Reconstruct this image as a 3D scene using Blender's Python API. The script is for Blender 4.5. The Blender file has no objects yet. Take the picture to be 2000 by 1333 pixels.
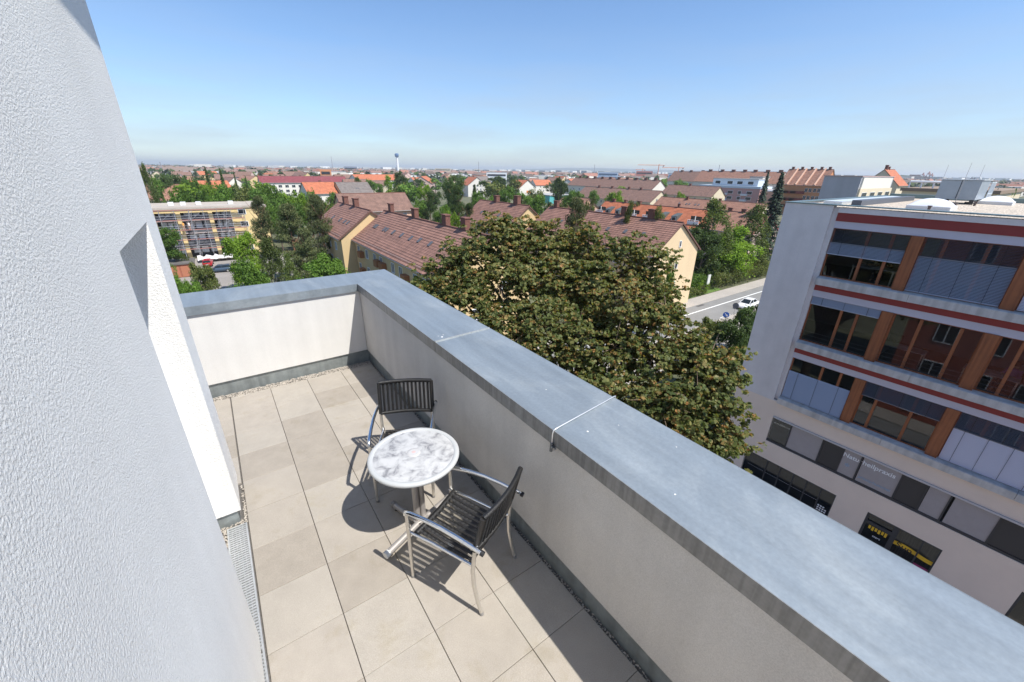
import bpy, math, random
import numpy as np
from mathutils import Vector, Matrix, Quaternion
random.seed(11); rng = np.random.default_rng(11)
SC = bpy.context.scene; COL = SC.collection
R = math.radians
G = -17.0            # street level (the terrace floor is z = 0)

# ------------------------------------------------------------------ camera
CAM = Vector((-0.14334, -3.41252, 2.73915)); F_PX = 785.32
yaw, pitch, roll = 0.62781, 0.40167, 0.01667
fwd = Vector((math.sin(yaw)*math.cos(pitch), math.cos(yaw)*math.cos(pitch), -math.sin(pitch)))
rgt0 = Vector((math.cos(yaw), -math.sin(yaw), 0)); up0 = rgt0.cross(fwd)
rgt = rgt0*math.cos(roll)+up0*math.sin(roll); up = -rgt0*math.sin(roll)+up0*math.cos(roll)
cd = bpy.data.cameras.new('camera'); cam = bpy.data.objects.new('camera', cd); COL.objects.link(cam)
cd.sensor_width = 36; cd.lens = F_PX*36/2000; cd.clip_start = .02; cd.clip_end = 40000
cam.matrix_world = Matrix(((rgt.x, up.x, -fwd.x, CAM.x), (rgt.y, up.y, -fwd.y, CAM.y), (rgt.z, up.z, -fwd.z, CAM.z), (0, 0, 0, 1)))
SC.camera = cam
# ------------------------------------------------------------------ sky, sun, exposure
SUN = Vector((.245, -.60, 1)).normalized()
w = bpy.data.worlds.new('World'); SC.world = w; w.use_nodes = True
nt = w.node_tree; bg = nt.nodes['Background']
sky = nt.nodes.new('ShaderNodeTexSky'); sky.sky_type = 'NISHITA'; sky.sun_disc = False
sky.sun_elevation = math.asin(SUN.z); sky.sun_rotation = math.atan2(SUN.x, SUN.y)
sky.altitude = 300; sky.air_density = 1.0; sky.dust_density = 0.55; sky.ozone_density = 7.0
wb = nt.nodes.new('ShaderNodeMix'); wb.data_type = 'RGBA'; wb.blend_type = 'MULTIPLY'; wb.inputs[0].default_value = 1; wb.inputs[7].default_value = (1.0, 1.0, .99, 1)   # the photograph's white balance
# a faint milky veil of thin cloud low in the sky
wtc = nt.nodes.new('ShaderNodeTexCoord'); wsp = nt.nodes.new('ShaderNodeSeparateXYZ'); nt.links.new(wtc.outputs['Generated'], wsp.inputs[0])
wmp = nt.nodes.new('ShaderNodeMapping'); wmp.inputs['Scale'].default_value = (2.2, 2.2, 16); wnz = nt.nodes.new('ShaderNodeTexNoise'); wnz.inputs['Scale'].default_value = 1.6; wnz.inputs['Detail'].default_value = 7
nt.links.new(wtc.outputs['Generated'], wmp.inputs[0]); nt.links.new(wmp.outputs[0], wnz.inputs['Vector'])
we = nt.nodes.new('ShaderNodeMapRange'); we.interpolation_type = 'SMOOTHSTEP'; we.inputs[1].default_value = .30; we.inputs[2].default_value = .04; nt.links.new(wsp.outputs[2], we.inputs[0])
wn2 = nt.nodes.new('ShaderNodeMapRange'); wn2.inputs[1].default_value = .35; wn2.inputs[2].default_value = .75; wn2.inputs[3].default_value = .12; wn2.inputs[4].default_value = .60; nt.links.new(wnz.outputs[0], wn2.inputs[0])
wmu = nt.nodes.new('ShaderNodeMath'); wmu.operation = 'MULTIPLY'; nt.links.new(we.outputs[0], wmu.inputs[0]); nt.links.new(wn2.outputs[0], wmu.inputs[1])
wcl = nt.nodes.new('ShaderNodeMix'); wcl.data_type = 'RGBA'; wcl.inputs[7].default_value = (2.9, 3.25, 3.75, 1); nt.links.new(wmu.outputs[0], wcl.inputs[0]); nt.links.new(sky.outputs[0], wcl.inputs[6])
nt.links.new(wcl.outputs[2], wb.inputs[6]); nt.links.new(wb.outputs[2], bg.inputs[0]); bg.inputs[1].default_value = .132
sl = bpy.data.lights.new('sun', 'SUN'); sl.energy = 4.7; sl.angle = R(.53); sl.color = (1, .965, .90)
so = bpy.data.objects.new('sun', sl); COL.objects.link(so); so.rotation_euler = SUN.to_track_quat('Z', 'Y').to_euler()
SC.view_settings.view_transform = 'Standard'; SC.view_settings.look = 'None'; SC.view_settings.exposure = .50; SC.view_settings.gamma = 1
SC.cycles.max_bounces = 8; SC.cycles.transparent_max_bounces = 12; SC.cycles.volume_bounces = 0

# ------------------------------------------------------------------ rays through the photograph (only to survey real positions)
def ray(px, py):
    return (rgt*((px-1000)/F_PX)+up*((666.5-py)/F_PX)+fwd)
def pz(px, py, z): v = ray(px, py); return CAM+v*((z-CAM.z)/v.z)
def pX(px, py, x): v = ray(px, py); return CAM+v*((x-CAM.x)/v.x)
def pY(px, py, y): v = ray(px, py); return CAM+v*((y-CAM.y)/v.y)
def pd(px, py, d): v = ray(px, py); return CAM+v*(d/math.hypot(v.x, v.y))

# ------------------------------------------------------------------ materials
MATS = {}
def node(nt, t, **k):
    n = nt.nodes.new(t)
    for a, b in k.items(): setattr(n, a, b)
    return n
def pm(name, col, rough=.7, metal=0., noise=None, bump=None, spec=.5, col2=None, coord='Object', fine=None, streak=None, stain=None):
    """principled material; noise=(scale, amount) mottles the colour, bump=(scale, strength, distance)"""
    if name in MATS: return MATS[name]
    m = bpy.data.materials.new(name); m.use_nodes = True; nt = m.node_tree; p = nt.nodes['Principled BSDF']; L = nt.links
    p.inputs['Roughness'].default_value = rough; p.inputs['Metallic'].default_value = metal; p.inputs['Specular IOR Level'].default_value = spec
    p.inputs['Base Color'].default_value = (*col, 1)
    tc = node(nt, 'ShaderNodeTexCoord'); out = None
    if noise or col2:
        sc, am = noise or (3, .15)
        n = node(nt, 'ShaderNodeTexNoise'); n.inputs['Scale'].default_value = sc; n.inputs['Detail'].default_value = 6; n.inputs['Roughness'].default_value = .65
        L.new(tc.outputs[coord], n.inputs['Vector'])
        rp = node(nt, 'ShaderNodeValToRGB'); rp.color_ramp.elements[0].position = .3; rp.color_ramp.elements[1].position = .7
        a = tuple(c*(1-am) for c in col); b = col2 or tuple(min(1, c*(1+am)) for c in col)
        rp.color_ramp.elements[0].color = (*a, 1); rp.color_ramp.elements[1].color = (*b, 1)
        L.new(n.outputs[0], rp.inputs[0]); out = rp.outputs[0]
    if fine:
        n2 = node(nt, 'ShaderNodeTexNoise'); n2.inputs['Scale'].default_value = fine[0]; n2.inputs['Detail'].default_value = 3
        L.new(tc.outputs[coord], n2.inputs['Vector'])
        mr = node(nt, 'ShaderNodeMapRange'); mr.inputs[1].default_value = .3; mr.inputs[2].default_value = .7; mr.inputs[3].default_value = 1-fine[1]; mr.inputs[4].default_value = 1+fine[1]
        L.new(n2.outputs[0], mr.inputs[0])
        mx = node(nt, 'ShaderNodeMix', data_type='RGBA', blend_type='MULTIPLY'); mx.inputs[0].default_value = 1
        if out is None: mx.inputs[6].default_value = (*col, 1)
        else: L.new(out, mx.inputs[6])
        L.new(mr.outputs[0], mx.inputs[7]); out = mx.outputs[2]
    if streak:   # rain streaks: noise stretched along z
        mp = node(nt, 'ShaderNodeMapping'); mp.inputs['Scale'].default_value = (streak[0], streak[0], streak[0]*.04)
        n3 = node(nt, 'ShaderNodeTexNoise'); n3.inputs['Scale'].default_value = 1; n3.inputs['Detail'].default_value = 4
        L.new(tc.outputs[coord], mp.inputs[0]); L.new(mp.outputs[0], n3.inputs['Vector'])
        mr = node(nt, 'ShaderNodeMapRange'); mr.inputs[1].default_value = .4; mr.inputs[2].default_value = .7; mr.inputs[3].default_value = 1; mr.inputs[4].default_value = 1-streak[1]
        L.new(n3.outputs[0], mr.inputs[0])
        mx = node(nt, 'ShaderNodeMix', data_type='RGBA', blend_type='MULTIPLY'); mx.inputs[0].default_value = 1
        if out is None: mx.inputs[6].default_value = (*col, 1)
        else: L.new(out, mx.inputs[6])
        L.new(mr.outputs[0], mx.inputs[7]); out = mx.outputs[2]
    if stain:    # irregular darker blotches (damp, algae, dirt)
        n4 = node(nt, 'ShaderNodeTexNoise'); n4.inputs['Scale'].default_value = stain[0]; n4.inputs['Detail'].default_value = 8; n4.inputs['Roughness'].default_value = .7; L.new(tc.outputs[coord], n4.inputs['Vector'])
        mr = node(nt, 'ShaderNodeMapRange'); mr.inputs[1].default_value = .54; mr.inputs[2].default_value = .72; mr.inputs[3].default_value = 0; mr.inputs[4].default_value = stain[1]; L.new(n4.outputs[0], mr.inputs[0])
        mx = node(nt, 'ShaderNodeMix', data_type='RGBA', blend_type='MULTIPLY'); mx.inputs[7].default_value = (*stain[2], 1); L.new(mr.outputs[0], mx.inputs[0])
        if out is None: mx.inputs[6].default_value = (*col, 1)
        else: L.new(out, mx.inputs[6])
        out = mx.outputs[2]
    if out is not None: L.new(out, p.inputs['Base Color'])
    if bump:
        nb = node(nt, 'ShaderNodeTexNoise'); nb.inputs['Scale'].default_value = bump[0]; nb.inputs['Detail'].default_value = 5; nb.inputs['Roughness'].default_value = .62
        L.new(tc.outputs[coord], nb.inputs['Vector'])
        bp = node(nt, 'ShaderNodeBump'); bp.inputs['Strength'].default_value = bump[1]; bp.inputs['Distance'].default_value = bump[2]
        L.new(nb.outputs[0], bp.inputs['Height']); L.new(bp.outputs[0], p.inputs['Normal'])
    MATS[name] = m; return m
def glass(name, tint=(.35, .4, .4), refl=.0, amount=None):
    if name in MATS: return MATS[name]
    m = bpy.data.materials.new(name); m.use_nodes = True; nt = m.node_tree; L = nt.links
    nt.nodes.remove(nt.nodes['Principled BSDF']); o = nt.nodes['Material Output']
    t = node(nt, 'ShaderNodeBsdfTransparent'); t.inputs[0].default_value = (*tint, 1)
    g = node(nt, 'ShaderNodeBsdfGlossy'); g.inputs['Roughness'].default_value = .01; g.inputs[0].default_value = (.75, .77, .8, 1)
    fr = node(nt, 'ShaderNodeFresnel'); fr.inputs[0].default_value = 1.55
    ad = node(nt, 'ShaderNodeMath', operation='MULTIPLY_ADD'); ad.inputs[1].default_value = .9; ad.inputs[2].default_value = refl; ad.use_clamp = True
    mx = node(nt, 'ShaderNodeMixShader'); L.new(fr.outputs[0], ad.inputs[0]); L.new(ad.outputs[0], mx.inputs[0]); L.new(t.outputs[0], mx.inputs[1]); L.new(g.outputs[0], mx.inputs[2]); L.new(mx.outputs[0], o.inputs[0])
    MATS[name] = m; return m
def leafmat(name, cols, trans=.35, rough=.55):
    """leaf colours picked per leaf by the face attribute 'tint' (0..1)"""
    if name in MATS: return MATS[name]
    m = bpy.data.materials.new(name); m.use_nodes = True; nt = m.node_tree; L = nt.links
    p = nt.nodes['Principled BSDF']; o = nt.nodes['Material Output']
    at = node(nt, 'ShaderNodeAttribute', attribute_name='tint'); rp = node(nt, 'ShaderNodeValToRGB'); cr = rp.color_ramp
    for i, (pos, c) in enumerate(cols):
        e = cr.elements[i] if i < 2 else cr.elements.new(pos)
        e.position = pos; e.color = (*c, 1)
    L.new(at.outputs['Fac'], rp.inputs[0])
    oi = node(nt, 'ShaderNodeObjectInfo'); mr = node(nt, 'ShaderNodeMapRange'); mr.inputs[3].default_value = .78; mr.inputs[4].default_value = 1.25
    L.new(oi.outputs['Random'], mr.inputs[0])
    mx = node(nt, 'ShaderNodeMix', data_type='RGBA', blend_type='MULTIPLY'); mx.inputs[0].default_value = 1
    L.new(rp.outputs[0], mx.inputs[6]); L.new(mr.outputs[0], mx.inputs[7])
    L.new(mx.outputs[2], p.inputs['Base Color']); p.inputs['Roughness'].default_value = rough; p.inputs['Specular IOR Level'].default_value = .22
    tr = node(nt, 'ShaderNodeBsdfTranslucent'); g2 = node(nt, 'ShaderNodeMix', data_type='RGBA', blend_type='MULTIPLY'); g2.inputs[0].default_value = 1; g2.inputs[7].default_value = (1.3, 1.35, .6, 1)
    L.new(mx.outputs[2], g2.inputs[6]); L.new(g2.outputs[2], tr.inputs[0])
    ms = node(nt, 'ShaderNodeMixShader'); ms.inputs[0].default_value = trans
    L.new(p.outputs[0], ms.inputs[1]); L.new(tr.outputs[0], ms.inputs[2]); L.new(ms.outputs[0], o.inputs[0])
    MATS[name] = m; return m
def tilemat(name, c1, c2, mortar, sx, sy, msize=.04, rough=.8, bumpd=.03):
    """roof tiles: rows and columns from a brick texture in the roof's own (u along ridge, v up slope) UVs in metres"""
    if name in MATS: return MATS[name]
    m = bpy.data.materials.new(name); m.use_nodes = True; nt = m.node_tree; L = nt.links; p = nt.nodes['Principled BSDF']
    uv = node(nt, 'ShaderNodeUVMap', uv_map='uv'); b = node(nt, 'ShaderNodeTexBrick'); b.offset = 0
    b.inputs['Scale'].default_value = 1; b.inputs['Brick Width'].default_value = sx; b.inputs['Row Height'].default_value = sy; b.inputs['Mortar Size'].default_value = msize; b.inputs['Mortar Smooth'].default_value = .5
    b.inputs['Color1'].default_value = (*c1, 1); b.inputs['Color2'].default_value = (*c2, 1); b.inputs['Mortar'].default_value = (*mortar, 1)
    L.new(uv.outputs[0], b.inputs['Vector'])
    n = node(nt, 'ShaderNodeTexNoise'); n.inputs['Scale'].default_value = .8; n.inputs['Detail'].default_value = 8; L.new(uv.outputs[0], n.inputs['Vector'])
    mr = node(nt, 'ShaderNodeMapRange'); mr.inputs[1].default_value = .3; mr.inputs[2].default_value = .7; mr.inputs[3].default_value = .78; mr.inputs[4].default_value = 1.2; L.new(n.outputs[0], mr.inputs[0])
    mx = node(nt, 'ShaderNodeMix', data_type='RGBA', blend_type='MULTIPLY'); mx.inputs[0].default_value = 1
    L.new(b.outputs[0], mx.inputs[6]); L.new(mr.outputs[0], mx.inputs[7]); L.new(mx.outputs[2], p.inputs['Base Color'])
    bp = node(nt, 'ShaderNodeBump'); bp.inputs['Strength'].default_value = .6; bp.inputs['Distance'].default_value = bumpd; bp.invert = True
    L.new(b.outputs['Fac'], bp.inputs['Height']); L.new(bp.outputs[0], p.inputs['Normal'])
    p.inputs['Roughness'].default_value = rough; MATS[name] = m; return m

# ------------------------------------------------------------------ mesh helpers
def link(name, me, mat=None, parent=None):
    o = bpy.data.objects.new(name, me); COL.objects.link(o)
    if mat: me.materials.append(mat)
    if parent: o.parent = parent
    return o
def origin(o):
    v = Vector((0, 0, 0))
    while o: v += o.location; o = o.parent
    return v
class MB:
    def __init__(s): s.v = []; s.f = []; s.sm = []; s.uv = {}
    def add(s, vs, fs, smooth=False):
        b = len(s.v); s.v += [tuple(p) for p in vs]
        for f in fs: s.f.append(tuple(b+i for i in f)); s.sm.append(smooth)
        return s
    def box(s, x0, x1, y0, y1, z0, z1):
        x0, x1 = sorted((x0, x1)); y0, y1 = sorted((y0, y1)); z0, z1 = sorted((z0, z1))
        return s.hexa([(x0, y0, z0), (x1, y0, z0), (x1, y1, z0), (x0, y1, z0), (x0, y0, z1), (x1, y0, z1), (x1, y1, z1), (x0, y1, z1)])
    def hexa(s, p):
        return s.add(p, [(3, 2, 1, 0), (4, 5, 6, 7), (0, 1, 5, 4), (1, 2, 6, 5), (2, 3, 7, 6), (3, 0, 4, 7)])
    def bbox(s, x0, x1, y0, y1, z0, z1, b):
        """box with bevelled top edges"""
        p = [(x0, y0, z0), (x1, y0, z0), (x1, y1, z0), (x0, y1, z0), (x0, y0, z1-b), (x1, y0, z1-b), (x1, y1, z1-b), (x0, y1, z1-b), (x0+b, y0+b, z1), (x1-b, y0+b, z1), (x1-b, y1-b, z1), (x0+b, y1-b, z1)]
        fs = [(3, 2, 1, 0), (8, 9, 10, 11)]
        for a in range(4):
            c = (a+1) % 4; fs += [(a, c, 4+c, 4+a), (4+a, 4+c, 8+c, 8+a)]
        return s.add(p, fs)
    def prism(s, poly, axis, a, b):
        """poly of 2-D points extruded along axis ('x','y','z') from a to b"""
        n = len(poly)
        mk = {'x': lambda p, t: (t, p[0], p[1]), 'y': lambda p, t: (p[0], t, p[1]), 'z': lambda p, t: (p[0], p[1], t)}[axis]
        vs = [mk(p, a) for p in poly]+[mk(p, b) for p in poly]
        return s.add(vs, [tuple(range(n-1, -1, -1)), tuple(range(n, 2*n))]+[(i, (i+1) % n, n+(i+1) % n, n+i) for i in range(n)])
    def tube(s, pts, r, n=8, cap=True, flat=1.):
        pts = [Vector(p) for p in pts]; rs = r if isinstance(r, (list, tuple)) else [r]*len(pts)
        rings = []; nrm = None
        for i, p in enumerate(pts):
            t = (pts[min(i+1, len(pts)-1)]-pts[max(i-1, 0)]).normalized()
            if nrm is None: nrm = t.orthogonal().normalized()
            else:
                nrm = (nrm-t*nrm.dot(t)); nrm = nrm.normalized() if nrm.length > 1e-6 else t.orthogonal().normalized()
            bn = t.cross(nrm)
            rings.append([p+(nrm*math.cos(2*math.pi*k/n)+bn*math.sin(2*math.pi*k/n)*flat)*rs[i] for k in range(n)])
        vs = [q for rg in rings for q in rg]; fs = []
        for i in range(len(pts)-1):
            for k in range(n): fs.append((i*n+k, i*n+(k+1) % n, (i+1)*n+(k+1) % n, (i+1)*n+k))
        s.add(vs, fs, True)
        if cap:
            s.add(rings[0], [tuple(range(n-1, -1, -1))]); s.add(rings[-1], [tuple(range(n))])
        return s
    def lathe(s, prof, c=(0, 0, 0), n=32, smooth=True):
        vs = []; fs = []
        for (r, z) in prof:
            for k in range(n):
                a = 2*math.pi*k/n; vs.append((c[0]+r*math.cos(a), c[1]+r*math.sin(a), c[2]+z))
        m = len(prof)
        for i in range(m-1):
            for k in range(n): fs.append((i*n+k, i*n+(k+1) % n, (i+1)*n+(k+1) % n, (i+1)*n+k))
        s.add(vs, fs, smooth)
        return s
    def quad(s, a, b, c, d): return s.add([a, b, c, d], [(0, 1, 2, 3)])
    def mesh(s, name, off=(0, 0, 0)):
        me = bpy.data.meshes.new(name); o = off
        me.from_pydata([(p[0]-o[0], p[1]-o[1], p[2]-o[2]) for p in s.v], [], s.f)
        me.polygons.foreach_set('use_smooth', s.sm); me.update(); return me
    def build(s, name, mat, parent=None, world=True):
        off = origin(parent) if (world and parent) else (0, 0, 0)
        return link(name, s.mesh(name, off), mat, parent)
def empty(name, loc=(0, 0, 0)):
    o = bpy.data.objects.new(name, None); COL.objects.link(o); o.location = loc; o.empty_display_size = .2; return o
def tag(o, label=None, cat=None, group=None, kind=None):
    if label: o['label'] = label
    if cat: o['category'] = cat
    if group: o['group'] = group
    if kind: o['kind'] = kind
    return o
def copy_tree(o, parent=None):
    c = o.copy(); COL.objects.link(c); c.parent = parent
    for ch in list(o.children): copy_tree(ch, c)
    return c
def B1(name, mat, parent, *dims, world=True): return MB().box(*dims).build(name, mat, parent, world)
def text_mesh(name, s, size, mat, parent, mw, bold=False):
    cu = bpy.data.curves.new(name, 'FONT'); cu.body = s; cu.size = size; cu.extrude = .004; cu.align_x = 'LEFT'
    if bold: cu.offset = .005
    t = bpy.data.objects.new('tmp_text', cu); COL.objects.link(t)
    me = bpy.data.meshes.new_from_object(t); bpy.data.objects.remove(t); me.transform(mw)
    off = origin(parent); me.transform(Matrix.Translation(-off)); me.materials.clear()
    return link(name, me, mat, parent)

# ================================================================== materials used on the terrace
plaster = pm('white_plaster', (.92, .90, .855), .9, bump=(135, 1.0, .0095), noise=(.7, .05), fine=(120, .05), streak=(3, .05))
plaster_par_shaded = pm('parapet_plaster_shaded', (.54, .515, .48), .9, bump=(140, .55, .004), noise=(2.5, .05), fine=(180, .12), streak=(4, .10), stain=(1.6, .6, (.84, .83, .80)))  # same plaster as the far parapet, darkened in colour for its shaded side
def zinc_mat():
    """weathered sheet: long faint runs, pale oxide patches, uneven gloss"""
    m = bpy.data.materials.new('zinc_sheet'); m.use_nodes = True; nt = m.node_tree; L = nt.links; p = nt.nodes['Principled BSDF']; tc = node(nt, 'ShaderNodeTexCoord')
    def ns(scale, det, dist=0.):
        mp = node(nt, 'ShaderNodeMapping'); mp.inputs['Scale'].default_value = scale; L.new(tc.outputs['Object'], mp.inputs[0])
        n = node(nt, 'ShaderNodeTexNoise'); n.inputs['Scale'].default_value = 1; n.inputs['Detail'].default_value = det; n.inputs['Roughness'].default_value = .6; n.inputs['Distortion'].default_value = dist; L.new(mp.outputs[0], n.inputs['Vector']); return n.outputs[0]
    a, b, c_ = ns((9, .9, 5), 5), ns((1.5, 1.1, 3), 7, .6), ns((45, 45, 45), 2)
    def mrange(x, lo, hi, o0, o1):
        q = node(nt, 'ShaderNodeMapRange'); q.inputs[1].default_value = lo; q.inputs[2].default_value = hi; q.inputs[3].default_value = o0; q.inputs[4].default_value = o1; L.new(x, q.inputs[0]); return q.outputs[0]
    mx = node(nt, 'ShaderNodeMix', data_type='RGBA'); mx.inputs[6].default_value = (.255, .29, .315, 1); mx.inputs[7].default_value = (.38, .41, .42, 1); L.new(mrange(b, .52, .78, 0, .9), mx.inputs[0])
    m2 = node(nt, 'ShaderNodeMix', data_type='RGBA', blend_type='MULTIPLY'); m2.inputs[0].default_value = 1; L.new(mx.outputs[2], m2.inputs[6]); L.new(mrange(a, .3, .7, .86, 1.12), m2.inputs[7])
    m3 = node(nt, 'ShaderNodeMix', data_type='RGBA', blend_type='MULTIPLY'); m3.inputs[0].default_value = 1; L.new(m2.outputs[2], m3.inputs[6]); L.new(mrange(c_, .3, .7, .94, 1.06), m3.inputs[7])
    L.new(m3.outputs[2], p.inputs['Base Color']); L.new(mrange(b, .3, .7, .34, .55), p.inputs['Roughness']); p.inputs['Metallic'].default_value = .35
    bp = node(nt, 'ShaderNodeBump'); bp.inputs['Strength'].default_value = .12; bp.inputs['Distance'].default_value = .03; L.new(b, bp.inputs['Height']); L.new(bp.outputs[0], p.inputs['Normal']); return m
zinc = zinc_mat()
zinc_d = pm('zinc_flashing', (.30, .33, .33), .45, .5, noise=(4, .15), fine=(20, .08), streak=(12, .25))
chrome = pm('polished_aluminium', (.78, .79, .80), .16, 1., fine=(40, .04))
alu = pm('satin_aluminium', (.66, .63, .58), .38, .85, fine=(60, .05))
wicker = pm('black_wicker', (.012, .0115, .0115), .42, bump=(220, .8, .003), fine=(90, .25))
blackcap = pm('black_plastic', (.02, .02, .022), .4)
rubber = pm('grey_plastic_cap', (.22, .21, .20), .5)

# ================================================================== the setting near the camera
body_red = pm('red_plaster', (.42, .13, .085), .85, noise=(1.5, .06), bump=(80, .4, .005))
# the floor: slabs on a bed
floor = MB().box(-3.4, 1.376, -6, 2.43, -.25, -.022).build('terrace_floor', pm('bedding_grit', (.12, .11, .10), .95, noise=(60, .4)))
tag(floor, kind='structure')
slab_m = []
for i, (c, k) in enumerate((((.335, .300, .256), .08), ((.345, .312, .268), .08), ((.298, .264, .222), .09), ((.338, .303, .26), .08))):
    slab_m.append(pm(f'concrete_slab_{i}', c, .85, noise=(3.5+i, k), fine=(220, .16), bump=(300, .35, .002), stain=(2.3, .8, (.80, .77, .66))))
T = .45; rs = random.Random(4)
special = {(-1, 1): 2, (0, 2): 2, (-1, -2): 2, (1, 3): 2, (1, 0): 2, (0, -3): 2, (-1, -5): 2}
for ci in range(-6, 3):
    for ri in range(-12, 6):
        x0, x1, y0, y1 = ci*T, (ci+1)*T, ri*T, (ri+1)*T
        if ci == 2: x1 = 1.344
        y1 = min(y1, 2.285)
        if y1-y0 < .02: continue
        if ci < -1 and y0 < .42:
            y0 = .44
            if y1-y0 < .03: continue
        if ci == -1: x0 = -.445
        if ci == -2: x1 = -.4535
        g = .0020; gy = .0014
        m = slab_m[special.get((ci, ri), rs.choice((0, 0, 1, 1, 3, 3, 2)))]
        dz = rs.uniform(-.0012, .0012)
        o = MB().bbox(x0+g, x1-g, y0+gy, y1-gy, -.02, dz, .0022).build('paving_slab', m, floor)
# gravel margins
gm = pm('pebble', (.42, .375, .32), .8, noise=(35, .35))
def pebble_strip(areas, dens, smin, smax, z0):
    mb = MB(); r = random.Random(9)
    base = [(1, 0, 0), (-1, 0, 0), (0, 1, 0), (0, -1, 0), (0, 0, 1), (0, 0, -1), (.6, .6, .55), (-.6, -.6, .55), (.6, -.6, .55), (-.6, .6, .55)]
    fs = [(0, 6, 8), (6, 0, 2), (6, 2, 4), (4, 8, 6), (8, 4, 3), (8, 3, 0), (7, 3, 4), (7, 1, 3), (9, 1, 7), (9, 7, 4), (9, 4, 2), (9, 2, 1)]
    for (x0, x1, y0, y1) in areas:
        for _ in range(int((x1-x0)*(y1-y0)*dens)):
            c = (r.uniform(x0, x1), r.uniform(y0, y1), z0+r.uniform(-.006, .004)); s = r.uniform(smin, smax); a = r.uniform(0, 6.28); e = r.uniform(.6, 1.1); h = r.uniform(.5, .8)
            ca, sa = math.cos(a), math.sin(a)
            mb.add([(c[0]+s*(p[0]*ca-p[1]*e*sa), c[1]+s*(p[0]*sa+p[1]*e*ca), c[2]+s*h*p[2]) for p in base], fs, True)
    return mb
pb = pebble_strip([(-3.2, 1.36, 2.29, 2.42), (-.468, -.447, -.05, .42), (-.66, -.448, -.115, -.05), (-.66, -.595, -1.2, -.1), (-.468, -.43, -3.4, -1.62)], 9000, .0045, .0095, -.008)
pb2 = pebble_strip([(1.347, 1.374, -5, 2.3)], 7000, .004, .0075, -.014); pb.add(pb2.v, pb2.f, True)
tag(pb.build('gravel_margin', gm), 'pale gravel filling the joint between slabs and walls', 'gravel', kind='stuff')

# the building the terrace belongs to
own = empty('terrace_building', (-6, -6, G)); tag(own, 'white plastered tower wall with a door recess on the left of the terrace', 'building')
WX = -.468
wall = MB()
wall.box(-1.6, WX, -9, -1.22, .045, 4.6)                 # near wall
wall.box(-1.6, WX, -1.22, -.10, 2.42, 4.6)               # over the recess
wall.box(-1.6, WX, -.10, .42, .13, 4.6)                  # far pier
wall.box(-1.6, -.95, -1.22, -.10, 0, 2.42)               # back of recess
wall.build('wall', plaster, own)
MB().box(-9, -.16, -9, .9, 4.62, 4.9).build('roof_overhang', plaster, own)
fl = MB(); fl.box(-1.59, WX-.028, -.075, .395, -.02, .128); fl.box(-1.59, WX-.028, -9, -1.245, -.02, .043); fl.build('plinth_flashing', zinc_d, own)
fr = MB(); fr.box(-.72, -.66, -1.21, -1.14, .02, 2.40); fr.box(-.72, -.66, -.17, -.103, .02, 2.40); fr.box(-.72, -.66, -1.14, -.17, 2.3, 2.40); fr.box(-.72, -.66, -1.14, -.17, .02, .12)
d = fr.build('door_frame', pm('white_frame', (.82, .84, .86), .4), own)
MB().box(-.70, -.69, -1.14, -.17, .12, 2.3).build('pane', glass('window_glass', (.3, .34, .35)), d)
# body of the building below the terrace: red street facade with white windows
bm = MB(); bm.box(-14, 1.93, -16, 3.01, G, -.26); bm.build('street_facade', body_red, own)
wf = pm('white_frame', (.82, .84, .86), .4)
for k in range(5):
    for j in range(6):
        y = -13.6+j*2.7; z = -3.1-k*3.3
        f = MB(); f.box(1.93, 2.0, y, y+1.3, z-.06, z); f.box(1.93, 2.0, y, y+1.3, z+1.5, z+1.57); f.box(1.93, 2.0, y, y+.07, z, z+1.5); f.box(1.93, 2.0, y+1.23, y+1.3, z, z+1.5); f.box(1.93, 1.99, y+.6, y+.68, z, z+1.5)
        fo = f.build('window', wf, own); MB().box(1.932, 1.95, y+.07, y+1.23, z, z+1.5).build('pane', pm('dark_pane', (.03, .035, .04), .08), fo)

# parapets: plaster, coping sheets, base flashing
ZC = 1.22
par = empty('parapet', (1.65, -2, 0)); tag(par, 'waist-high plastered parapet with grey zinc coping along the street side of the terrace', 'parapet')
MB().box(1.352, 1.925, -7, 3.0, .185, ZC-.06).build('wall', plaster_par_shaded, par)
MB().box(1.378, 1.9, -7, 2.98, -.24, .184).build('base_flashing', zinc_d, par)
paf = empty('parapet', (0, 2.7, 0)); tag(paf, 'short sunlit parapet closing the far end of the terrace', 'parapet')
MB().box(-3.4, 1.349, 2.402, 3.0, .185, ZC-.06).build('wall', pm('parapet_plaster_sunlit', (.66, .64, .605), .9, bump=(140, .55, .004), noise=(2.5, .04), fine=(180, .05), streak=(5, .08)), paf)  # lighter copy of the street parapet's plaster, sunlight put into the colour
MB().box(-3.38, 1.375, 2.428, 2.98, -.24, .184).build('base_flashing', zinc_d, paf)
sc = MB()
for k in range(9): sc.lathe([(.006, 0), (.006, .004), (0, .004)], (0, 0, 0), 8)
for k in range(6):
    x = -.55+k*.32; MB().tube([(x, 2.428, .163), (x, 2.421, .163)], .0065, 8).build('screw', pm('screw_steel', (.25, .25, .26), .4, .8), paf)
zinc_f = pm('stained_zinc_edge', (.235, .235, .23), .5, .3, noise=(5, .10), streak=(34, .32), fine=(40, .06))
XI, XO, YI, YO = 1.333, 1.945, 2.382, 3.02
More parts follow.
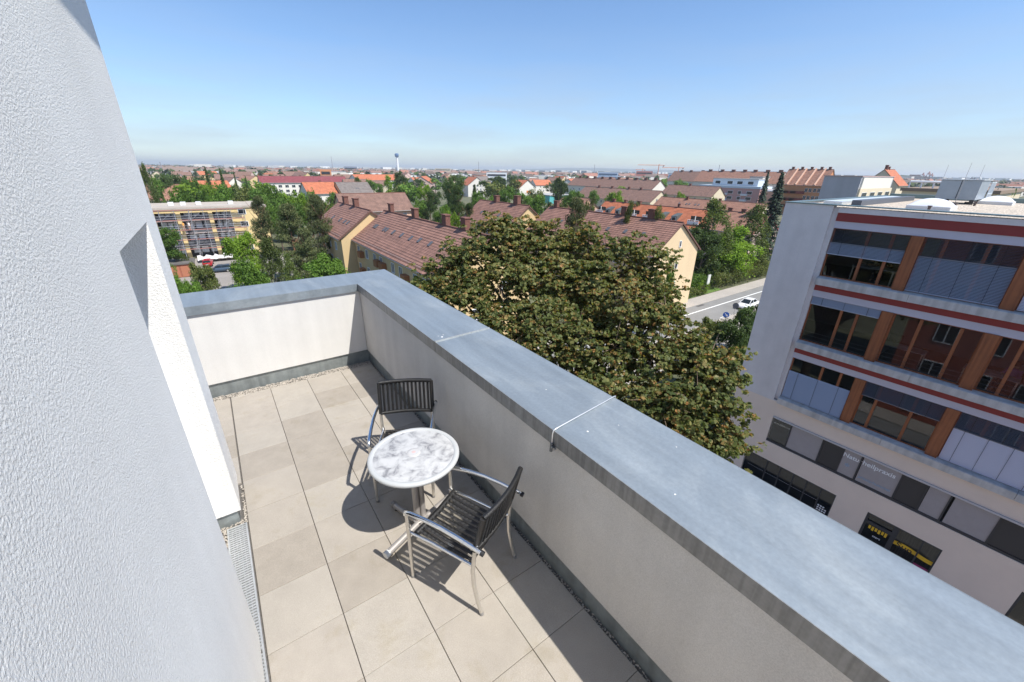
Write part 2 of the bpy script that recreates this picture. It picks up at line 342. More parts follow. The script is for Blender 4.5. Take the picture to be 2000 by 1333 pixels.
def coping_sheet(poly, par_, fasc):
    """flat sheet with a small inward fall, drip edges along the sides listed in fasc (pairs of poly indices)"""
    FZ = []; mb = MB(); n = len(poly); top = [(p[0], p[1], ZC+p[2]) for p in poly]; bot = [(p[0], p[1], ZC+p[2]-.012) for p in poly]
    mb.add(top+bot, [tuple(range(n)), tuple(range(2*n-1, n-1, -1))]+[(i, i+n, (i+1) % n+n, (i+1) % n) for i in range(n)])
    for (i, j, nx, ny) in fasc:
        a, b = top[i], top[j]; t = .004; h = .108
        o = lambda p, k, z: (p[0]+nx*k, p[1]+ny*k, p[2]+z)
        FZ.append(([o(a, 0, -h), o(b, 0, -h), o(b, t, -h), o(a, t, -h), o(a, 0, .0006), o(b, 0, .0006), o(b, t, .0006), o(a, t, .0006)], nx))
    so_ = mb.build('coping_sheet', zinc, par_)
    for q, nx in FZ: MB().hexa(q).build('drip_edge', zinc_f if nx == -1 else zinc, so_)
    return so_
FI = .0; FO = .012
for (ya, yb) in ((-.128, YI), (-7, -.134)):
    pts = [(XI, ya, FI), (XO, ya, FO), (XO, YO if yb == YI else yb, FO), (XI, yb, FI)]
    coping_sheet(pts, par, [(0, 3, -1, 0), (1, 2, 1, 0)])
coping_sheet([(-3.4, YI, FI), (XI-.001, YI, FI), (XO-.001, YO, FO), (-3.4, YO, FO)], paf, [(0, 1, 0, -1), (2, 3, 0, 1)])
sm = MB(); sm.hexa([(XI, -.14, ZC), (XO, -.14, ZC+.012), (XO, -.122, ZC+.012), (XI, -.122, ZC), (XI, -.138, ZC+.009), (XO, -.138, ZC+.021), (XO, -.124, ZC+.021), (XI, -.124, ZC+.009)])
sm.build('standing_seam', pm('zinc_seam', (.36, .37, .36), .45, .4, fine=(30, .15)), par)
# bird droppings and lime spots on the sheet
rsp = random.Random(3); spl = pm('lime_spot', (.72, .72, .70), .8)
for (x, y, r0) in ((1.62, -1.43, .006), (1.50, -1.98, .007), (1.71, -2.05, .004), (1.44, -.06, .012), (1.475, -.02, .008), (1.42, -.02, .006), (1.48, -2.62, .006), (1.82, -2.4, .005)):
    n_ = 9; z = ZC+.012*(x-XI)/(XO-XI)+.0008
    MB().add([(x+r0*rsp.uniform(.5, 1.2)*math.cos(6.283*k/n_), y+r0*rsp.uniform(.5, 1.3)*math.sin(6.283*k/n_), z) for k in range(n_)], [tuple(range(n_))]).build('lime_spot', spl, par)
# lightning conductor wire over the coping
wire = empty('lightning_conductor', (1.33, -1.85, ZC)); tag(wire, 'thin bare metal wire laid across the zinc coping and clamped below it', 'wire')
MB().tube([(1.97, -1.80, .9), (1.968, -1.80, 1.2), (1.962, -1.803, ZC+.02), (1.945, -1.805, ZC+.022), (1.36, -1.85, ZC+.010), (1.325, -1.853, ZC+.006), (1.318, -1.854, ZC-.02), (1.318, -1.854, ZC-.10)], .0042, 8).build('rod', pm('galvanised_wire', (.72, .71, .69), .35, .7), wire)
c = MB(); c.tube([(1.317, -1.854, ZC-.085), (1.315, -1.852, ZC-.15)], .011, 10); c.tube([(1.335, -1.868, ZC-.11), (1.30, -1.868, ZC-.11)], .008, 8)
c.build('clamp', pm('dark_clamp', (.16, .17, .18), .45, .7), wire)
MB().tube([(1.322, -1.885, ZC-.112), (1.305, -1.887, ZC-.112)], .010, 6).build('bolt', pm('bolt_steel', (.5, .5, .5), .3, .9), wire)
# drain grate
gr = empty('drain_grate', (-.525, -.86, 0)); tag(gr, 'galvanised steel drain grate along the base of the white wall', 'grate')
gal = pm('galvanised_steel', (.55, .56, .56), .45, .55, noise=(30, .12))
f = MB()
for (a, b, c_, d_) in ((-.594, -.584, -1.60, -.118), (-.466, -.454, -1.60, -.118), (-.584, -.466, -.128, -.118), (-.584, -.466, -1.60, -1.585), (-.584, -.466, -1.29, -1.272)): f.box(a, b, c_, d_, -.018, .003)
f.build('frame', gal, gr)
y = -.148
while y > -1.58:
    if not -1.30 < y < -1.262: MB().box(-.584, -.466, y-.006, y+.006, -.018, .0005).build('cross_bar', gal, gr)
    y -= .0235
lb = MB()
for k in range(4): lb.box(-.562+k*.024, -.5595+k*.024, -1.585, -.128, -.018, -.0015)
lb.build('long_bars', gal, gr)

# ================================================================== chairs and table
def strip(mb, pts, wdt, th, side):
    """flat woven band along pts, width along side vector, with small cross ridges"""
    n = len(pts); vs = []; fs = []
    for i, p in enumerate(pts):
        p = Vector(p); t = (Vector(pts[min(i+1, n-1)])-Vector(pts[max(i-1, 0)])).normalized(); s_ = Vector(side); nn = t.cross(s_).normalized()
        rg = .0016 if i % 2 else -.0006
        vs += [p-s_*wdt/2-nn*th/2, p+nn*(th/2+rg), p+s_*wdt/2-nn*th/2, p-nn*th/2]
    for i in range(n-1):
        for k in range(4): fs.append((i*4+k, i*4+(k+1) % 4, i*4+4+(k+1) % 4, i*4+4+k))
    mb.add(vs, fs); return mb
def make_chair():
    root = empty('armchair')
    # woven seat
    roll = MB()
    roll.tube([(x, .235-.012*(1-(x/.22)**2), .437) for x in (-.222, -.15, 0, .15, .222)], .021, 10, flat=1)
    seat = roll.build('seat', wicker, root, False)
    rr = MB().tube([(-.21, -.195, .405), (0, -.20, .402), (.21, -.195, .405)], .014, 8).build('rear_roll', wicker, seat, False)
    nb = 10
    for k in range(nb):
        x = -.192+k*.384/(nb-1)
        pts = [(x, .235-.435*i/26, .452-.047*(i/26)-.013*math.sin(math.pi*i/26)) for i in range(27)]
        strip(MB(), pts, .0265, .007, (1, 0, 0)).build('woven_band', wicker, seat, False)
    cw = MB()
    for k in range(46):
        y = .225-.415*k/45; z = .446-.047*(k/45)-.013*math.sin(math.pi*k/45)
        cw.box(-.215, .215, y-.0014, y+.0014, z-.004, z-.001)
    cw.build('cross_weave', wicker, seat, False)
    for s in (-1, 1):
        MB().tube([(s*.232, .285, .432), (s*.230, .1, .43), (s*.230, -.21, .408), (s*.236, -.24, .42)], .0115, 8).build('side_rail', chrome, root, False)
        lg = MB().tube([(s*.245, .288, .012), (s*.2455, .286, .2), (s*.247, .283, .42), (s*.248, .281, .612)], [.0125, .0135, .014, .0145], 10).build('leg', alu, root, False)
        MB().tube([(s*.245, .288, 0), (s*.245, .288, .022)], .0145, 10).build('foot_cap', rubber, lg, False)
        lg = MB().tube([(s*.243, -.292, .012), (s*.243, -.262, .12), (s*.243, -.238, .25), (s*.243, -.232, .37), (s*.244, -.245, .5), (s*.245, -.262, .63)], [.0125, .0135, .014, .014, .0135, .012], 10).build('leg', alu, root, False)
        MB().tube([(s*.243, -.294, 0), (s*.243, -.288, .022)], .0145, 10).build('foot_cap', rubber, lg, False)
        ar = MB().tube([(s*.248, .292, .605), (s*.249, .285, .628), (s*.253, .24, .640), (s*.260, .12, .655), (s*.266, -.02, .660), (s*.270, -.15, .650), (s*.272, -.27, .632), (s*.272, -.315, .622)], .0155, 12).build('armrest', chrome, root, False)
        MB().tube([(s*.272, -.314, .622), (s*.272, -.336, .617)], .0175, 10).build('end_cap', blackcap, ar, False)
        MB().tube([(s*.268, -.282, .632), (s*.235, -.268, .64)], .009, 8).build('bracket', chrome, ar, False)
    # woven back: wrapped frame and vertical bands
    def bk(x, t):   # t 0 bottom .. 1 top
        return (x*1.1, -.252-.066*t-.028*(1-(x/.225)**2), .575+.295*t)
    loop = [bk(-.222+.444*i/12, 1) for i in range(13)]
    f_ = MB(); f_.tube([bk(-.222+.444*i/12, 1) for i in range(13)], .0185, 10); f_.tube([bk(-.222+.444*i/12, 0) for i in range(13)], .0165, 10)
    for s in (-1, 1): f_.tube([bk(s*.222, i/4) for i in range(5)], .0175, 10)
    back = f_.build('backrest', wicker, root, False)
    for k in range(12):
        x = -.188+.376*k/11
        strip(MB(), [bk(x, .02+.96*i/26) for i in range(27)], .021, .008, (1, 0, 0)).build('woven_band', wicker, back, False)
    cw = MB()
    for k in range(27):
        cw.tube([bk(-.215+.43*i/8, .03+.94*k/26) for i in range(9)], .0014, 4, False)
    cw.build('cross_weave', wicker, back, False)
    return root
ch1 = make_chair(); ch2 = copy_tree(ch1)
ch1.location = (.835, -1.515, 0); ch1.rotation_euler = (0, 0, R(27)); tag(ch1, 'black woven armchair with its back to the camera, in front of the round table', 'chair', 'woven terrace armchairs')
ch2.location = (.865, -.375, 0); ch2.rotation_euler = (0, 0, R(152)); tag(ch2, 'black woven armchair behind the round table, facing the camera', 'chair', 'woven terrace armchairs')
tb = empty('bistro_table', (.73, -.95, 0)); tag(tb, 'round bistro table with marbled grey top on a pedestal', 'table')
ZT = .72
rim = pm('grey_table_rim', (.43, .44, .44), .45)
MB().lathe([(0, ZT-.03), (.30, ZT-.03), (.325, ZT-.034), (.338, ZT-.03), (.345, ZT-.018), (.345, ZT-.008), (.338, ZT+.001), (.322, ZT+.004), (.308, ZT+.001), (.304, ZT-.003)], (.73, -.95, 0), 64).build('table_top', rim, tb)
def marble():
    m = bpy.data.materials.new('marbled_laminate'); m.use_nodes = True; nt = m.node_tree; L = nt.links; p = nt.nodes['Principled BSDF']
    tc = node(nt, 'ShaderNodeTexCoord'); n1 = node(nt, 'ShaderNodeTexNoise'); n1.inputs['Scale'].default_value = 13.0; n1.inputs['Detail'].default_value = 9; n1.inputs['Roughness'].default_value = .62; n1.inputs['Distortion'].default_value = .55
    L.new(tc.outputs['Object'], n1.inputs['Vector']); rp = node(nt, 'ShaderNodeValToRGB'); e = rp.color_ramp.elements
    e[0].position = .34; e[0].color = (.19, .19, .20, 1); e[1].position = .60; e[1].color = (.48, .48, .48, 1); k = rp.color_ramp.elements.new(.45); k.color = (.37, .37, .375, 1); k = rp.color_ramp.elements.new(.52); k.color = (.44, .44, .44, 1)
    L.new(n1.outputs[0], rp.inputs[0]); L.new(rp.outputs[0], p.inputs['Base Color']); p.inputs['Roughness'].default_value = .35; return m
MB().lathe([(.3065, ZT-.0035), (.3, ZT-.002), (0, ZT-.002)], (.73, -.95, 0), 64).build('marbled_inlay', marble(), tb)
MB().lathe([(.052, ZT-.0022), (.050, ZT+.001), (.034, ZT+.0015), (0, ZT+.0015)], (.733, -.935, 0), 28).build('umbrella_plug', pm('white_plug', (.46, .455, .455), .4), tb)
MB().lathe([(.015, ZT+.0016), (.013, ZT+.0022), (0, ZT+.0022)], (.735, -.932, 0), 20).build('plug_print', pm('pink_print', (.52, .38, .37), .5), tb)
taupe = pm('taupe_aluminium', (.36, .335, .315), .42, .4, fine=(50, .05))
for dx in (-.028, .028):
    MB().tube([(.73+dx, -.95+dx*.3, .055), (.73+dx, -.95+dx*.3, ZT-.033)], .026, 12).build('column', taupe, tb)
MB().bbox(.65, .81, -1.02, -.88, ZT-.05, ZT-.034, .003).build('mounting_plate', taupe, tb)
MB().bbox(.668, .792, -1.005, -.895, .062, .074, .004).build('base_plate', taupe, tb)
for (ex, ey) in ((.60, -.65), (.37, -1.12), (.83, -1.33), (1.04, -.86)):
    cx, cy = .71, -.985
    a = Vector((cx+(ex-cx)*.07, cy+(ey-cy)*.07, .055)); b = Vector((ex, ey, .04)); t = (b-a).normalized()
    ft = MB().tube([a, b-t*.03], .026, 12, flat=.85).build('foot', taupe, tb)
    MB().tube([b-t*.034, b], .029, 12).build('end_cap', rubber if ey > -1 else pm('pale_cap', (.62, .62, .6), .5), ft)
    MB().tube([(b-t*.05)+Vector((0, 0, -.02)), (b.x-t.x*.05, b.y-t.y*.05, 0)], .015, 8).build('glide', blackcap, ft)

# ================================================================== office building across the street
OX = 23.86; OY0, OY1 = -15.0, 6.05
off = empty('office_building', (30, -4, G)); tag(off, 'long office block with red bands, wooden window posts and venetian blinds across the street', 'building')
conc = pm('painted_concrete', (.70, .66, .64), .85, noise=(1.2, .06), fine=(30, .05), bump=(60, .25, .004), streak=(1.6, .10))
base_pl = pm('beige_plaster', (.76, .63, .52), .9, noise=(.8, .04), bump=(90, .3, .004))
sillc = pm('precast_sill', (.55, .53, .50), .85, noise=(3, .12), streak=(4, .28))
redp = pm('red_band_paint', (.25, .035, .03), .7, noise=(2, .06))
lilac = pm('pale_blind_box', (.52, .50, .56), .6, noise=(2, .03))
wood = pm('oiled_wood', (.30, .10, .035), .55, streak=(14, .35), noise=(3, .12))
gl = glass('office_glass', (.78, .80, .80), .015)
dframe = pm('dark_window_frame', (.035, .035, .038), .5)
roomw = pm('room_wall', (.34, .31, .29), .9); roomf = pm('room_carpet', (.10, .09, .09), .95)
slat = pm('blind_slat', (.50, .53, .60), .4, .3); slat_d = pm('dark_blind_slat', (.20, .21, .24), .45, .3); slat_w = pm('white_blind_slat', (.66, .64, .70), .5)
# closed end panel and upper skins
MB().box(OX, OX+.5, 3.96, OY1, -9.15, 1.44).build('end_panel', conc, off)
e = MB(); e.box(OX+.12, OX+.45, 3.74, 3.958, -9.1, 1.36); e.build('panel_edge', conc, off)
MB().box(OX+.5, 40, OY1-.3, OY1, G, 1.44).build('side_wall', conc, off)
MB().box(OX+.3, 40, OY0, OY1-.302, .62, 1.30).build('roof_slab', conc, off)
for (a, b) in ((.78, 3.73), (-4.5, .77), (-9.8, -4.51), (OY0, -9.81)): MB().box(OX+.02, OX+.3, a, b, 1.14, 1.36).build('fascia_panel', conc, off)
MB().box(OX+.06, OX+.3, OY0, 3.735, .76, 1.139).build('red_band', redp, off); MB().box(OX+.09, OX+.3, OY0, 3.735, .44, .759).build('blind_box', lilac, off)
cp = MB(); cp.box(OX-.05, OX+.42, OY0, OY1+.04, 1.441, 1.485); cp.box(OX+.42, 40, OY1-.38, OY1+.04, 1.441, 1.485); cp.box(39.6, 40.05, OY0, OY1-.382, 1.3, 1.62)
cp.build('roof_edge', pm('roof_edge_metal', (.16, .22, .22), .4, .5), off)
SILLS = (-1.95, -5.42, -8.88); PIL = (.68, -2.56, -5.8, -9.04, -12.28)
for zi, zs in enumerate(SILLS):
    ys = [3.73, .2, -4.2, -8.6, -13] if zi == 0 else [3.73, -.9, -5.2, -9.6, -14]
    for a, b in zip(ys, ys[1:]):
        mb = MB(); mb.prism([(OX-.16, zs-.02), (OX-.13, zs+.01), (OX+.32, zs+.05), (OX+.32, zs-.34), (OX-.16, zs-.34)], 'y', b+.008, a-.004)
        mb.build('sill_beam', sillc, off)
    if zi < 2:
        MB().box(OX+.06, OX+.3, OY0, 3.735, zs-.66, zs-.341).build('red_band', redp, off)
        MB().box(OX+.09, OX+.3, OY0, 3.735, zs-.98, zs-.661).build('blind_box', lilac, off)
# rooms behind the glass
for zt, zb in ((.44, -1.94), (-2.93, -5.41), (-6.40, -8.87), (-9.9, -12), (-12.9, G)):
    MB().box(OX+4.6, OX+4.8, OY0, OY1-.31, zb-.3, zt).build('room_back_wall', roomw, off)
    MB().box(OX+.34, OX+4.6, OY0, OY1-.31, zb-.12, zb-.04).build('room_floor', roomf, off)
    if zt > -9: MB().box(OX+.34, OX+4.6, OY0, OY1-.31, zt+.02, zt+.1).build('room_ceiling', roomw, off)
for zt, zb in ((.44, -1.94), (-2.93, -5.41), (-6.40, -8.87)):
    for y in (.66, -5.8): MB().box(OX+.5, OX+4.6, y-.05, y+.05, zb-.03, zt+.015).build('partition', roomw, off)
def blind(y0, y1, zt, zb, m, tilt=.6, pitch=.055, cords=3):
    mb = MB(); z = zt-.03; c = math.cos(tilt)*.026; s = math.sin(tilt)*.026; x = OX+.155
    while z > zb:
        mb.add([(x-c, y0, z-s), (x-c, y1, z-s), (x+c, y1, z+s), (x+c, y0, z+s)], [(0, 1, 2, 3)]); z -= pitch
    mb.box(x-.028, x+.028, y0, y1, zb-.03, zb)
    o = mb.build('blind', m, off)
    cc = MB()
    for k in range(cords):
        y = y0+(y1-y0)*(k+.5)/cords; cc.box(x-.032, x-.028, y-.006, y+.006, zb-.02, zt)
    cc.build('cord', dframe, o)
MULL = {0: {0: (2.34, 1.48), 1: (-.2, -1.4), 2: (-3.6, -4.7)}, 1: {0: (2.36, 1.72), 1: (-.47, -1.72), 2: (-3.4, -4.6)}, 2: {0: (2.3, 1.5), 1: (-.12, -1.40), 2: (-3.6, -4.7)}}
edges = [3.86]+list(PIL)
for fi, (zt, zb) in enumerate(((.44, -1.92), (-2.935, -5.39), (-6.405, -8.85))):
    for py in PIL: MB().box(OX+.05, OX+.34, py-.2, py+.2, zb, zt-.003).build('wooden_post', wood, off)
    for bi in range(5):
        ya = edges[bi]-.2 if bi else 3.74; yb = edges[bi+1]+.2
        fr = MB(); fr.box(OX+.24, OX+.31, yb+.001, ya-.001, zb, zb+.07); fr.box(OX+.24, OX+.31, yb+.001, ya-.001, zt-.06, zt-.002); fr.box(OX+.235, OX+.312, yb+.001, yb+.07, zb+.07, zt-.06); fr.box(OX+.235, OX+.312, ya-.07, ya-.001, zb+.07, zt-.06)
        wo = fr.build('window', wood, off)
        MB().box(OX+.275, OX+.283, yb+.071, ya-.071, zb+.071, zt-.061).build('pane', gl, wo)
        for my in MULL[fi].get(bi, ((ya+yb)/2,)): MB().box(OX+.20, OX+.32, my-.055, my+.055, zb+.071, zt-.0611).build('mullion', wood, wo)
        rl = MB()
        for k in range(3 if fi == 1 else 0): rl.tube([(OX+.10, ya-.01, zb+.2+k*.2), (OX+.10, yb+.01, zb+.2+k*.2)], .008, 6)
        if fi == 1: rl.build('guard_rail', dframe, wo)
blind(.93, 3.7, .43, -.22, slat_d, .25); blind(.93, 3.7, -.22, -.76, slat, .7)
blind(-2.33, .46, .43, -.35, slat_d, .25); blind(-2.33, .46, -.36, -1.84, slat, .65)
blind(-5.55, -2.8, .43, -1.84, slat_w, 1.0)
blind(.93, 3.7, -2.94, -3.32, slat, .8, .03)
blind(.93, 3.7, -7.2, -8.78, slat, .9); 
blind(-2.33, .46, -6.42, -7.14, slat_d, .4)
blind(-5.6, -2.8, -6.42, -7.2, slat_d, .4); blind(-5.6, -2.8, -7.2, -8.78, slat_w, 1.1, cords=4)
# lower storeys
B1('lower_wall', base_pl, off, OX, OX+.35, OY0, OY1-.002, -10.18, -9.225)
B1('lower_wall', base_pl, off, OX, OX+.35, 3.73, OY1-.002, -11.85, -10.181)
B1('lower_wall', base_pl, off, OX, OX+.35, OY0, OY1-.002, -13.04, -11.851)
lw = MB()
for (a, b) in ((4.58, OY1-.002), (-1.54, -.18), (-6.7, -4.31), (OY0, -9.6)): B1('wall_pier', base_pl, off, OX, OX+.35, a, b, G, -13.041)
B1('wall_base', base_pl, off, OX, OX+.35, -4.309, -1.541, G, -16.2)
B1('lower_panel', conc, off, OX-.002, OX+.4, 3.742, OY1-.001, -9.224, -9.151)
# ribbon window
rib = MB(); rib.box(OX+.03, OX+.15, -13, 3.72, -10.27, -10.185); rib.box(OX+.03, OX+.15, -13, 3.72, -11.845, -11.72)
ribw = rib.build('ribbon_window', dframe, off)
panes = [(3.70, 2.74, 'g'), (2.70, 1.19, 'f'), (1.19, .26, 'd'), (.24, -.50, 'f'), (-.58, -2.06, 'f'), (-2.08, -2.95, 'd'), (-3.02, -3.72, 'f'), (-3.85, -5.2, 'f'), (-5.25, -6.5, 'd'), (-6.6, -8, 'g'), (-8.1, -10, 'f'), (-10, -13, 'd')]
frost = pm('screened_pane', (.33, .30, .30), .25, noise=(4, .05)); dark = pm('dark_infill', (.035, .033, .034), .5)
for (a, b, k) in panes:
    MB().box(OX+.07, OX+.09, b, a, -11.719, -10.271).build('pane', {'g': gl, 'f': frost, 'd': dark}[k], ribw)
    MB().box(OX+.035, OX+.13, b-.05, b+.012, -11.719, -10.271).build('mullion', dframe, ribw)
B1('awning_rail', pm('awning_metal', (.45, .46, .5), .4, .4), off, OX-.07, OX+.02, -13, 3.7, -10.21, -10.12)
# glazed entrance and shop windows
en = B1('entrance_glazing', dframe, off, OX+.05, OX+.2, -.18, 4.58, -13.13, -13.042); B1('threshold', dframe, en, OX+.05, OX+.2, -.18, 4.58, G, G+.2)
dkg = glass('entrance_glass', (.16, .18, .19), .04)
for a, b in ((4.56, 3.3), (3.3, 2.58), (2.58, 1.88), (1.88, 1.2), (1.2, .5), (.5, -.16)):
    MB().box(OX+.1, OX+.112, b+.03, a-.03, G+.2, -13.131).build('pane', dkg, en); MB().box(OX+.06, OX+.18, b-.03, b+.03, G+.2, -13.131).build('mullion', dframe, en)
white_l = pm('white_lettering', (.78, .78, .78), .5); blue_l = pm('pale_blue_lettering', (.25, .38, .52), .5); yel = pm('yellow_film', (.75, .46, .02), .5); blk = pm('black_lettering', (.02, .02, .02), .5); mag = pm('magenta_film', (.28, .03, .12), .5)
dots = MB()
for z in (-14.0, -15.1):
    for k in range(40): dots.box(OX+.094, OX+.098, .55+k*.095, .585+k*.095, z, z+.035)
dots.build('glass_marking', pm('grey_dots', (.4, .4, .4), .6), en)
nt_ = MB()
for r_ in range(3):
    for k in range(4 if r_ else 3): nt_.box(OX+.094, OX+.098, .42-k*.12-.08, .42-k*.12, -14.25-.14*r_, -14.17-.14*r_)
nt_.build('notice', white_l, en)
sh = MB(); sh.box(OX+.04, OX+.2, -4.31, -1.54, -13.13, -13.042); sh.box(OX+.04, OX+.2, -1.64, -1.541, -16.2, -13.13); sh.box(OX+.04, OX+.2, -4.309, -4.25, -16.2, -13.13); sh.box(OX+.04, OX+.2, -2.82, -2.62, -16.2, -13.13); sh.box(OX+.04, OX+.2, -3.71, -3.65, -16.2, -13.13); sh.box(OX+.04, OX+.2, -2.62, -1.64, -13.68, -13.52)
s1 = sh.build('shop_window', dframe, off)
sg = glass('shop_glass', (.5, .5, .48), .02)
for a, b, t in ((-1.64, -2.62, -13.13), (-2.82, -3.65, -13.13), (-3.71, -4.25, -13.13)): MB().box(OX+.12, OX+.13, b, a, -16.2, t).build('pane', sg, s1)
MB().box(OX+.6, OX+.65, -4.3, -2.7, -16.4, -13.1).build('curtain', pm('shop_curtain', (.42, .36, .28), .9, streak=(18, .5)), s1)
MB().box(OX+.4, OX+.45, -2.6, -1.66, -13.5, -13.15).build('panel', pm('shop_panel', (.22, .05, .04), .6), s1)
# yellow wave band across the two right panes
def wave(y0, y1, zc, amp, h, n, m, par_, x, name):
    mb = MB(); vs = []
    for i in range(n+1):
        t = i/n; y = y0+(y1-y0)*t; z = zc+amp*math.sin(t*5.2); vs += [(x, y, z-h/2), (x, y, z+h/2)]
    mb.add(vs, [(2*i, 2*i+1, 2*i+3, 2*i+2) for i in range(n)]); return mb.build(name, m, par_)
wave(-2.70, -4.27, -14.02, .06, .22, 24, yel, s1, OX+.112, 'yellow_band')
for k in range(6): B1('yellow_flag', yel, s1, OX+.108, OX+.112, -1.78-.13*k-.09, -1.78-.13*k, -13.98-(.05 if k % 2 else 0), -13.78)
B1('magenta_band', mag, s1, OX+.108, OX+.112, -4.24, -3.72, -14.75, -14.5)
def facM(y, z, x=OX+.066):   # text lies in the facade plane, reading towards -Y
    return Matrix(((0, 0, -1, x), (-1, 0, 0, y), (0, 1, 0, z), (0, 0, 0, 1)))
text_mesh('lettering', 'Natur', .33, white_l, ribw, facM(.22, -10.68), True)
text_mesh('lettering', 'heilpraxis', .335, white_l, ribw, facM(-.60, -10.68), True)
text_mesh('lettering', 'praxis-hummel', .215, blue_l, ribw, facM(-.64, -11.48))
text_mesh('lettering', '*', .5, blue_l, ribw, facM(.02, -11.35))
text_mesh('lettering', 'Sun', .42, blk, s1, facM(-2.92, -14.16, OX+.104), True)
text_mesh('lettering', 'start', .17, white_l, s1, facM(-2.05, -14.35, OX+.11))
s2 = MB().box(OX+.04, OX+.2, -9.6, -6.7, -13.13, -13.042).box(OX+.04, OX+.2, -6.78, -6.701, -16.9, -13.13).build('shop_window', dframe, off)
MB().box(OX+.12, OX+.13, -9.6, -6.78, -16.9, -13.13).build('pane', sg, s2)
MB().box(OX+.6, OX+.65, -9.6, -6.7, -16.9, -13.1).build('curtain', pm('shop_curtain2', (.50, .38, .22), .9, streak=(10, .4)), s2)
for k in range(3): B1('yellow_flag', yel, s2, OX+.108, OX+.112, -7.25-.2*k-.13, -7.25-.2*k, -14.2, -14.0)
# roof: gravel field and roof gear
rg = MB().box(OX+.43, 39.6, OY0, OY1-.39, 1.301, 1.37).build('roof_gravel', pm('roof_gravel', (.55, .47, .38), .95, noise=(7, .25), fine=(14, .5), bump=(18, 1, .08)), off)
MB().box(OX+2.4, 36, 3.6, 4.0, 1.371, 1.62).build('upstand', pm('dark_upstand', (.10, .11, .13), .6), off)
MB().box(OX+2.4, 38, 4.4, 5.2, 1.371, 1.52).build('duct_cover', pm('pale_sheet', (.62, .66, .68), .4, .3), off)
def skylight(x, y, s, lab):
    r_ = empty('skylight_dome', (x, y, 1.37)); k = MB()
    k.bbox(x-s, x+s, y-s, y+s, 1.371, 1.55, .02); k.build('curb', pm('skylight_curb', (.62, .63, .64), .5), r_)
    mb = MB(); n = 12; vs = []; fs = []
    for i in range(n+1):
        for j in range(n+1):
            u, v = i/n*2-1, j/n*2-1; vs.append((x+u*s*.96, y+v*s*.96, 1.551+.42*s*((1-u*u)*(1-v*v))**.62))
    for i in range(n):
        for j in range(n): fs.append((i*(n+1)+j, (i+1)*(n+1)+j, (i+1)*(n+1)+j+1, i*(n+1)+j+1))
    mb.add(vs, fs, True); mb.build('dome', pm('opal_dome', (.78, .78, .82), .25), r_); tag(r_, lab, 'skylight', 'skylight domes on the office roof')
skylight(26.9, 1.15, .74, 'white domed skylight on the gravel roof nearer the red banded facade')
skylight(36.3, .15, .66, 'white domed skylight on the gravel roof behind the metal vent box')
vb = empty('vent_unit', (34.5, 1.2, 1.37)); tag(vb, 'grey sheet metal ventilation unit standing on the gravel roof', 'vent unit')
steel = pm('ventilation_steel', (.34, .38, .42), .45, .5, noise=(2, .08))
MB().bbox(33.9, 36.6, .75, 2.35, 1.62, 2.62, .03).build('housing', steel, vb)
MB().box(33.85, 36.65, .7, 2.4, 2.621, 2.66).build('lid', pm('pale_sheet', (.62, .66, .68), .4, .3), vb)
for a, b in ((34.0, .85), (36.4, .85), (34.0, 2.2), (36.4, 2.2)): MB().box(a-.08, a+.08, b-.08, b+.08, 1.371, 1.62).build('foot', blackcap, vb)
MB().box(33.893, 33.899, 1.5, 1.53, 1.66, 2.6).build('panel_joint', dframe, vb)
rail = MB()
for k in range(5):
    x = 36.8+k*.35; rail.tube([(x, .7, 1.55), (x, .7, 2.5)], .025, 6)
rail.tube([(36.7, .7, 2.5), (38.3, .7, 2.5)], .025, 6); rail.tube([(36.7, .7, 1.9), (38.3, .7, 1.9)], .025, 6)
rail.build('pipe_rack', pm('pale_sheet', (.62, .66, .68), .4, .3), vb)
for i, (x, y, lab) in enumerate(((25.4, .95, 'short dark vent pipe beside the near skylight dome'), (29.2, .75, 'short dark vent pipe between skylight and ventilation unit'), (32.9, .55, 'short dark vent pipe at the foot of the ventilation unit'))):
    p_ = empty('vent_pipe', (x, y, 1.37)); MB().tube([(x, y, 1.36), (x, y, 1.56)], .055, 10).build('pipe', pm('dark_pipe', (.12, .09, .08), .6), p_)
    MB().tube([(x, y, 1.56), (x, y, 1.60)], .085, 10).build('cap', pm('dark_pipe', (.12, .09, .08), .6), p_); tag(p_, lab, 'vent pipe', 'vent pipes on the office roof')
